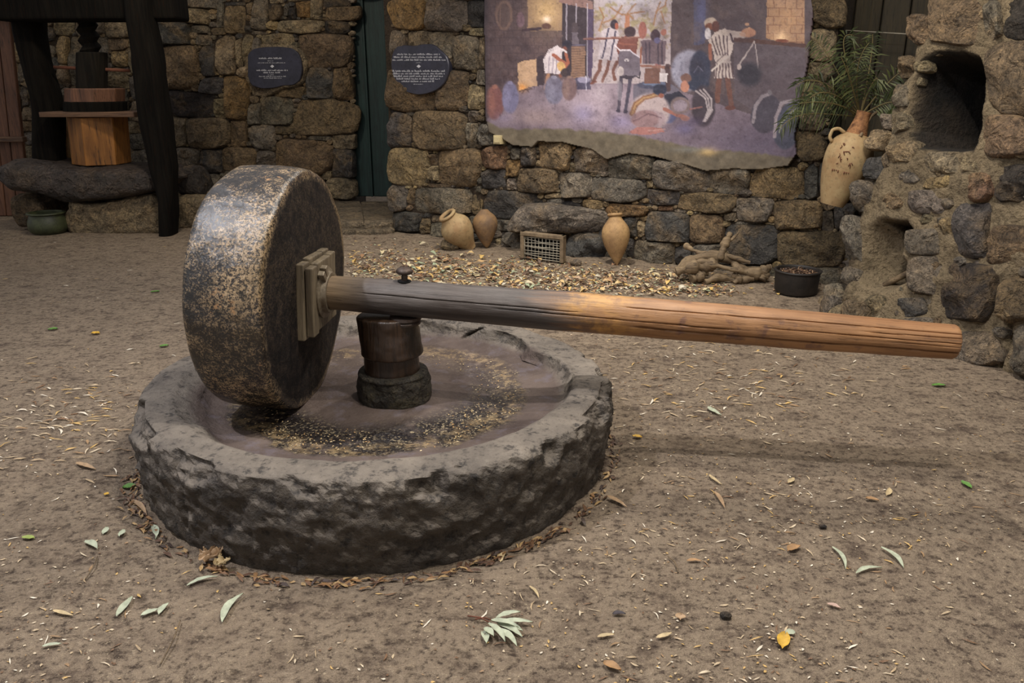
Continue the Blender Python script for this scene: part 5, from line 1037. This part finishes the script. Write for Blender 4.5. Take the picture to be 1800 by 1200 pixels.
# millstone, axis along the beam's local x
ms = empty('millstone', tuple(W), 'tall upright black millstone flecked with olive pulp, standing in the basin', 'millstone'); ms.rotation_euler = rotb
HT = .152; RO = .492
pm = smooth_prof([(.082, -HT), (.25, -HT), (.455, -HT+.002), (.479, -HT+.010), (RO-.003, -HT+.035), (RO+.004, -.02), (RO, HT-.032), (.484, HT-.008), (.462, HT-.001), (.25, HT+.004), (.12, HT+.002), (.082, HT)], 150)
pm = resample(pm, 150); t = np.linspace(0, 2*math.pi, 300, endpoint=False)
P = np.stack([np.repeat(pm[:, 1:2], 300, 1), pm[:, 0:1]*np.cos(t), pm[:, 0:1]*np.sin(t)], -1); rd = np.stack([t*0, np.cos(t), np.sin(t)], -1)[None]
wgt = sst(.3, .46, np.repeat(pm[:, 0:1], 300, 1)); P = P+rd*((fbm(P, 3.0, 3)*.014+fbm(P, 14, 3)*.005)*wgt)[..., None]; P[..., 0] += fbm(P, 5, 4)*.007
V, F = gridmesh(P, True); b = 149*300; F += [(b+j, b+(j+1) % 300, (j+1) % 300, j) for j in range(300)]
mb = MB(); mb.add(V, F); o = mb.build('stone_wheel', M['wheel'], sharp=60); o.parent = ms
def sqring(name, half, hole, x0, x1, mat, seed, rot=0.0, bv=.004):
    V = []; F = []; n = 8
    sq = []; 
    for k in range(32):
        a = 2*math.pi*k/32+math.pi/32; c_, s2 = math.cos(a), math.sin(a); m = max(abs(c_), abs(s2)); sq.append((half*c_/m, half*s2/m, hole*c_, hole*s2))
    # exact corners
    rows = []
    for x, w_ in ((x0, 1), (x1, 1)):
        rows.append([(x, a, b_) for a, b_, _, _ in sq]); rows.append([(x, c_, d_) for _, _, c_, d_ in sq])
    cr, sr = math.cos(rot), math.sin(rot)
    for r in rows: V += [(x, y*cr-z*sr, y*sr+z*cr) for x, y, z in r]
    for k in range(32):
        j = (k+1) % 32; F += [(k, j, 64+j, 64+k)[::-1], (32+k, 32+j, 96+j, 96+k), (k, 32+k, 32+j, j)[::-1], (64+k, 64+j, 96+j, 96+k)[::-1]]
    mb = MB(); mb.add(V, F); o = mb.build(name, mat, smooth=False); o.parent = ms; bevel(o, bv, 2); return o
def quads(name, boxes, mat, rot):                  # a board made of planks round the shaft hole
    for k, (y0, y1, z0, z1, x0, x1) in enumerate(boxes):
        V, F = boxm(x0, x1, y0, y1, z0, z1); cr, sr = math.cos(rot), math.sin(rot); V = [(x, y*cr-z*sr, y*sr+z*cr) for x, y, z in V]; mb = MB(); mb.add(V, F); o = mb.build(name, mat, smooth=False); o.parent = ms; bevel(o, .005, 2)
S = .142; h = .08
quads('backing_board', [(-S-.01, -h, -S-.03, S, HT+.001, HT+.034), (h, S+.01, -S-.02, S+.012, HT+.001, HT+.034), (-h, h, h, S+.01, HT+.001, HT+.034), (-h, h, -S-.03, -h, HT+.001, HT+.034)], M['greyboard'], -.02)
quads('square_board', [(-S, -h, -S-.012, S-.01, HT+.037, HT+.068), (h, S, -S, S, HT+.037, HT+.068), (-h, h, h, S-.004, HT+.037, HT+.068), (-h, h, -S, -h, HT+.037, HT+.068)], M['greyboard'], .015)
def lathe_x(name, pts, mat, par, seg=48):
    P = lathe(pts, seg, True); P = P[..., [2, 0, 1]]; V, F = gridmesh(P, True); mb = MB(); mb.add(V, F); o = mb.build(name, mat, sharp=40); o.parent = par; return o
col_ = lathe_x('collar', [(.072, HT+.062), (.105, HT+.064), (.107, HT+.074), (.088, HT+.080), (.084, HT+.098), (.072, HT+.098)], M['collar'], ms)
for a in (1.95, 2.25):
    V, F = boxm(HT+.068, HT+.094, -.012, .012, .078, .128); mb = MB(); ca, sa = math.cos(a-math.pi/2), math.sin(a-math.pi/2)
    mb.add([(x, y*ca-z*sa, y*sa+z*ca) for x, y, z in V], F); o = mb.build('collar_lug', M['collar'], smooth=False); o.parent = col_; bevel(o, .003)

# ================================================================== LEAVES AND LITTER
LC = {'pale': (178,184,158), 'green': (96,140,62), 'lime': (150,164,84), 'yellow': (214,170,62), 'tan': (176,146,112), 'orange': (166,128,86), 'brown': (112,78,54), 'dark': (52,44,50), 'pink': (186,156,140), 'straw': (196,174,132)}
def leaf(px, ln, wd, ang, colr, label, group=None, curl=.12, name='fallen_leaf', cat='leaf', yoff=0.0, z=0.0, ang_world=None, bend=.15, seed=None, oval=False):
    """a leaf lying on the ground: length ln (px) seen at its spot, screen angle in degrees"""
    rg = random.Random(seed if seed is not None else int(px[0]*7+px[1])); c = G(*px); 
    s = c.y*CP+CAMH*SP; a = math.radians(ang); p1 = G(px[0]+math.cos(a)*ln/2, px[1]-math.sin(a)*ln/2); p0 = G(px[0]-math.cos(a)*ln/2, px[1]+math.sin(a)*ln/2)
    d = p1-p0; L = d.length; wd_ = wd/FPX*s*1.25; d.normalize(); n = Vector((-d.y, d.x, 0)); V = []; F = []; N = 8
    ht = .006+float(zg(c.x, c.y))
    for i in range(N+1):
        t = i/N; w_ = wd_*(math.sin(math.pi*min(1, t*.97+.02)**(1.0 if oval else .8))**(.6 if oval else .9))/2+.0008; off = bend*L*math.sin(math.pi*t)*.5; zz = curl*L*(math.sin(math.pi*t)*.6+rg.uniform(-.05, .05))*.5
        p = d*(t-.5)*L+n*(off-bend*L*.3)
        for sg in (-1, 0, 1): V.append((p.x+n.x*w_*sg, p.y+n.y*w_*sg, zz+(abs(sg)*wd_*.16 if curl > 0 else 0)+abs(sg)*rg.uniform(0, .12)*wd_))
    for i in range(N):
        for k in (0, 1): F.append((i*3+k, (i+1)*3+k, (i+1)*3+k+1, i*3+k+1))
    mb = MB(); mb.add(V, F); o = mb.build(name, M['leaf']); o.location = (c.x, c.y, ht+z); o.color = (*lin(LC[colr] if isinstance(colr, str) else colr), 1)
    return tag(o, label, cat, group)
LV = [((1377,1128),27,17,78,'yellow','bright yellow oval leaf near the bottom right',1),((1389,1114),17,11,5,'pale','pale round leaf touching the bright yellow oval leaf',1),
((226,850),23,13,10,'green','fresh green oval leaf left of the basin foot',1),((187,869),9,7,0,'yellow','tiny yellow leaf below the green oval leaf by the basin',1),((50,947),22,9,-3,'lime','yellow-green leaf at the left side of the ground',1),
((405,1068),62,11,53,'pale','longest pale leaf, slanting, in front of the basin',0),((220,1066),44,10,50,'pale','slanting pale leaf left of a small leaf pair',0),((264,1076),34,9,20,'pale','left leaf of the small pale crossed pair in front',0),((287,1070),26,9,48,'pale','right leaf of the small pale crossed pair in front',0),
((355,1020),56,7,17,'pale','thin pale leaf below the crumpled tan leaf',0),((272,928),24,9,-78,'pale','short pale leaf upright beside the basin foot',0),((215,938),14,8,55,'pale','small pale leaf left of the short upright leaf',0),((186,934),14,8,60,'pale','smallest pale leaf in the left row',0),((162,960),26,10,-30,'pale','pale blunt leaf below the left row',0),
((110,1078),36,6,-14,'straw','cream curled leaf at lower left',0),((91,1134),34,6,8,'pale','pale leaf lowest on the left',0),((245,885),38,7,-45,'tan','long tan leaf beside the basin foot at left',0),((150,820),36,8,-18,'tan','tan leaf on the ground left of the basin',0),
((1478,981),46,6,-58,'pale','left leaf of the three pale leaves at right',0),((1525,1002),46,7,12,'pale','lowest of the three pale leaves at right',0),((1571,981),54,8,-42,'pale','right leaf of the three pale leaves at right',0),
((1395,965),24,13,20,'orange','orange-brown leaf beside the three pale leaves',0),((1220,987),26,6,0,'orange','flat orange leaf left of the orange-brown leaf',0),((1466,1066),26,7,-20,'pink','pinkish curled leaf at lower right',0),((1076,1174),34,15,-25,'orange','orange-brown leaf at the bottom centre',0),
((1088,1081),23,8,0,'dark','dark shrivelled leaf near the bottom centre',0),((1254,725),28,8,-32,'pale','pale leaf on the ground under the beam',0),((1120,768),17,8,-10,'yellow','yellow leaf right of the basin near the beam shadow',1),((168,587),15,9,0,'yellow','round yellow leaf left of the millstone',1),
((93,580),17,8,5,'green','fresh green leaf left of the round yellow leaf',1),((273,513),15,7,5,'green','small green leaf nearest the millstone',1),((289,610),16,7,8,'green','green leaf above the left rim of the basin',1),((1698,853),22,9,-35,'green','green leaf at the right side of the ground',1),
((1265,880),34,6,-58,'tan','curved tan leaf right of the basin',0),((1256,845),28,5,-38,'straw','cream sliver leaf above the curved tan leaf',0),((1084,882),40,7,-30,'tan','tan leaf at the right foot of the basin',0),((1391,846),13,7,40,'straw','little cream leaf below the beam shadow',0),((1562,866),14,7,70,'straw','small upright cream leaf at right',0),
((883,973),20,8,60,'straw','cream leaf at the front foot of the basin',0),((1650,678),24,8,0,'green','green leaf below the beam end',1),((1533,879),24,8,-10,'orange','brown leaf right of centre beyond the three pale leaves',0),((940,1040),26,4,-50,'straw','thin white sliver in front of the basin',0),((1130,1140),1,1,0,'dark','',0),
((1168,1119),28,7,18,'straw','cream leaf right of the leafy sprig',0),((1065,1119),30,6,8,'straw','long cream leaf close to the leafy sprig',0),((1196,1087),10,14,80,'tan','tan leaf at the bottom centre edge',0),((63,590),1,1,0,'dark','',0),((505,985),1,1,0,'dark','',0)]
for px, ln, wd, an, c, lb, ov in LV:
    if lb: leaf(px, ln, wd, an, c, lb, oval=bool(ov), curl=.10 if ov else .14, bend=.05 if ov else random.Random(ln).uniform(-.2, .25))
# crumpled leaf at the basin's left front
def crumple(name, px, r, colr, label, seed):
    c = G(*px); rg = random.Random(seed); n, m = 16, 18; a = np.linspace(-1, 1, n); b = np.linspace(-1, 1, m); A, B = np.meshgrid(a, b, indexing='ij'); k = 1-.3*(A**2+B**2)
    P = np.stack([A*r*k*1.1, B*r*k*.9, r*.55*np.abs(fbm(np.stack([A, B, A*0+seed], -1), 1.8, 3))*2.2+.25*r*np.abs(A)], -1); P[..., :2] += fbm(np.stack([A, B, A*0+seed+5], -1), 2.2, 2)[..., None]*r*.6
    V, F = gridmesh(P); mb = MB(); mb.add(V, F); o = mb.build(name, M['leaf'], sharp=30); o.location = c+Vector((0, 0, .004)); o.color = (*lin(LC[colr]), 1); return tag(o, label, 'leaf')
crumple('crumpled_leaf', (371,980), .042, 'tan', 'crumpled tan leaf curled against the front left of the basin', 3); crumple('crumpled_leaf', (390,992), .030, 'straw', 'lower lobe of crumpled cream leaf beside the crumpled tan leaf', 6)
# pale leafy sprig
sp = empty('leafy_sprig', tuple(G(870, 1108)+Vector((0, 0, .006))), 'sprig with a fan of pale leaves at bottom centre', 'sprig')
for (px, ln, wd, an) in (((893,1085),44,9,14),((905,1098),62,9,2),((888,1103),50,9,-14),((898,1112),48,10,-28),((875,1118),44,9,-48),((893,1125),46,10,-42),((853,1124),22,10,-72),((860,1118),22,10,-40),((903,1107),34,9,-20)):
    o = leaf(px, ln, wd, an, 'pale', None, name='leaf', cat=None, z=.004+random.random()*.012); o.parent = sp; o.location = Vector(o.location)-Vector(sp.location)
mb = MB(); L = Vector(sp.location)
for a, b in (((822,1086),(868,1102)),((868,1102),(852,1120)),((835,1092),(870,1096))): mb.add(*tube([tuple(G(*a)+Vector((0, 0, .008))-L), tuple(G((a[0]+b[0])/2, (a[1]+b[1])/2-3)+Vector((0, 0, .012))-L), tuple(G(*b)+Vector((0, 0, .008))-L)], .0022, 5))
o = mb.build('stem', M['redrod']); o.parent = sp
for px, an, ln, lb in (((482/3,1000),62,46,'thin brown twig at lower left'),((300,1130),66,84,'long thin brown twig in front of the basin'),((1183,994),-58,34,'short brown twig right of the leafy sprig')):
    a = math.radians(an); p0 = G(px[0]-math.cos(a)*ln/2, px[1]+math.sin(a)*ln/2); p1 = G(px[0]+math.cos(a)*ln/2, px[1]-math.sin(a)*ln/2); m_ = (p0+p1)/2+Vector((.008, .006, .006))
    mb = MB(); mb.add(*tube(resample([tuple(p0), tuple(m_), tuple(p1)], 8)+np.array([0, 0, .004]), [.0022]*8, 5, .2)); tag(mb.build('twig', M['log']), lb, 'twig')
rock_obj('pebble', (1275,1085), .018, .014, .009, 'k', 4, 'small dark pebble at lower right'); rock_obj('pebble', (1446,927), .014, .010, .006, 'k', 5, 'tiny dark pebble beyond the orange-brown leaf')

# the drift of dry leaves along the wall
rg = random.Random(77); DC = [(196,168,118),(180,148,104),(204,188,148),(150,114,80),(190,178,148),(128,94,66),(204,170,100),(166,138,110),(104,76,56),(196,188,168),(150,160,130),(92,70,54)]
def drift_pt():
    while True:
        x = rg.uniform(610, 1290); y = rg.uniform(406, 520)
        up = np.interp(x, [610,700,800,900,1000,1100,1180,1290], [404,412,440,446,458,468,474,500]); d = np.interp(x, [610,800,1000,1150,1290], [.5,1,1.1,1,.35])
        yb_ = 452+ (x-610)*.07
        if y < up: continue
        if rg.random() < d*math.exp(-((y-yb_-12)/24)**2)*1.0*(.35+.65*(math.sin(x*.031+y*.09)*math.sin(x*.013-y*.05)*.5+.5))+.05: return x, y
def lv_mesh(k):
    mb = MB(); sliver(mb, (0, 0, 0), 1, .42, 0, None, .5, random.Random(k)); me = mb.build('fallen_leaf', M['leaf'], smooth=False); return me
protos = [lv_mesh(k) for k in range(6)]
for p in protos: COL.objects.unlink(p)
for k in range(290):
    x, y = drift_pt(); c = G(x, y); o = protos[k % 6].copy(); COL.objects.link(o); s_ = rg.uniform(.05, .095); o.location = (c.x, c.y, float(zg(c.x, c.y))+rg.uniform(.003, .02)); o.scale = (s_, s_*rg.uniform(.6, 1.2), s_); o.rotation_euler = (rg.uniform(-.3, .3), rg.uniform(-.2, .2), rg.uniform(0, 6.28))
    ci = rg.randrange(len(DC)); o.color = (*lin(DC[ci]), 1); cw = ['tan','tan','cream','brown','cream','brown','yellow','tan','dark brown','cream','grey-green','dark brown'][ci]
    zn = 'between the doorstep and the pale tilted jar' if x < 775 else 'in front of the pale tilted jar' if x < 880 else 'in front of the wire vent' if x < 1000 else 'in front of the tan amphora' if x < 1130 else 'near the driftwood heap'
    tag(o, 'small dry %s leaf %s' % (cw, zn), 'leaf', '%s leaves %s' % (cw, zn))
mb = MB()
for _ in range(2700):
    x, y = drift_pt(); x = x if rg.random() > .12 else rg.uniform(600, 1450); c = G(x, y); c.z = float(zg(c.x, c.y))+.002; sliver(mb, c, rg.uniform(.02, .06), rg.uniform(.008, .022), rg.uniform(0, 6.28), C4(rg.choice(DC+[(92,70,50),(70,52,40)])), .25, rg)
tag(mb.build('leaf_litter', M['leaf_tint'], smooth=False), 'loose drift of yellow and brown leaf scraps below the wall', 'leaves', None, 'stuff')
# straw and chips strewn over the yard
def inbasin(c):
    v_ = c-PB.o; w_ = c-PO.o
    return math.hypot(c.x-BC.x, c.y-BC.y+.05) < 1.07 or (v_.dot(PB.n) < .14 and v_.dot(PB.u) > -.2) or (w_.x*PO.u.y-w_.y*PO.u.x < .22 and w_.dot(PO.u) > -.3)
mb = MB(); SCOL = [(212,194,164),(196,174,140),(180,156,122),(232,220,198),(160,128,92),(120,90,64),(204,168,104)]
for _ in range(7500):
    x = rg.uniform(0, 1800); y = 400+820*rg.random()**1.25; c = G(x, y)
    if inbasin(c): continue
    dn = .12+1.3*max(0, fbm(np.array([c.x, c.y, 3.]), .9, 3)+.12)+.35*max(0, fbm(np.array([c.x, c.y, 9.]), 5, 2))
    if rg.random() > dn: continue
    c.z = float(zg(c.x, c.y))+.001; big = rg.random() < .22; sliver(mb, c, rg.uniform(.018, .05) if big else rg.uniform(.006, .016), rg.uniform(.003, .007), rg.gauss(.0, .9), C4(rg.choice(SCOL)), .12, rg)
for _ in range(420):                                  # the brighter scatter right of the basin and at the left
    if rg.random() < .6: x, y = rg.gauss(1280, 140), rg.gauss(665, 45)
    else: x, y = rg.gauss(130, 80), rg.gauss(735, 45)
    c = G(x, y)
    if inbasin(c) or y < 580: continue
    c.z = float(zg(c.x, c.y))+.001; sliver(mb, c, rg.uniform(.03, .075), rg.uniform(.004, .011), rg.gauss(0, .7), C4(rg.choice(SCOL)), .2, rg)
tag(mb.build('straw_scatter', M['leaf_tint'], smooth=False), 'fine straw and chips strewn over the earth yard', 'straw', None, 'stuff')
mb = MB()
for _ in range(650):                                  # litter caught round the basin's foot
    a = rg.uniform(-math.pi, math.pi*.15); 
    if rg.random() > (.25+.75*abs(math.sin(a*1.7+.5))): continue
    r = rg.gauss(1.01, .022); r = max(r, .985); c = Vector((BC.x+r*math.cos(a), BC.y-.065+r*math.sin(a), 0)); c.z = float(zg(c.x, c.y))+.003; sliver(mb, c, rg.uniform(.015, .06), rg.uniform(.005, .014), a+math.pi/2+rg.gauss(0, .6), C4(rg.choice([(112,80,52),(140,104,66),(84,58,40),(60,42,32),(170,140,96)])), .35, rg)
tag(mb.build('foot_litter', M['leaf_tint'], smooth=False), 'brown leaf scraps caught around the foot of the basin', 'leaves', None, 'stuff')
mb = MB()
for _ in range(1500):                                  # crushed olive paste flecks on the basin floor
    a = rg.uniform(0, 6.283); r = rg.gauss(.52, .07)
    if rg.random() > .25+.75*max(0, -math.sin(a-.25)): continue
    if r > .66 or r < .25 or fbm(np.array([r*math.cos(a)*3, r*math.sin(a)*3, 7.]), 1.5, 3) < -.08: continue
    mb_c = (BC.x+r*math.cos(a), BC.y+r*math.sin(a), .222); sliver(mb, mb_c, rg.uniform(.004, .013), rg.uniform(.003, .006), rg.uniform(0, 6.28), C4(rg.choice([(206,178,126),(190,150,96),(226,204,160)])), .2, rg)
tag(mb.build('olive_paste', M['leaf_tint'], smooth=False), 'pale flecks of crushed olive paste in a ring on the basin floor', 'paste', None, 'stuff')
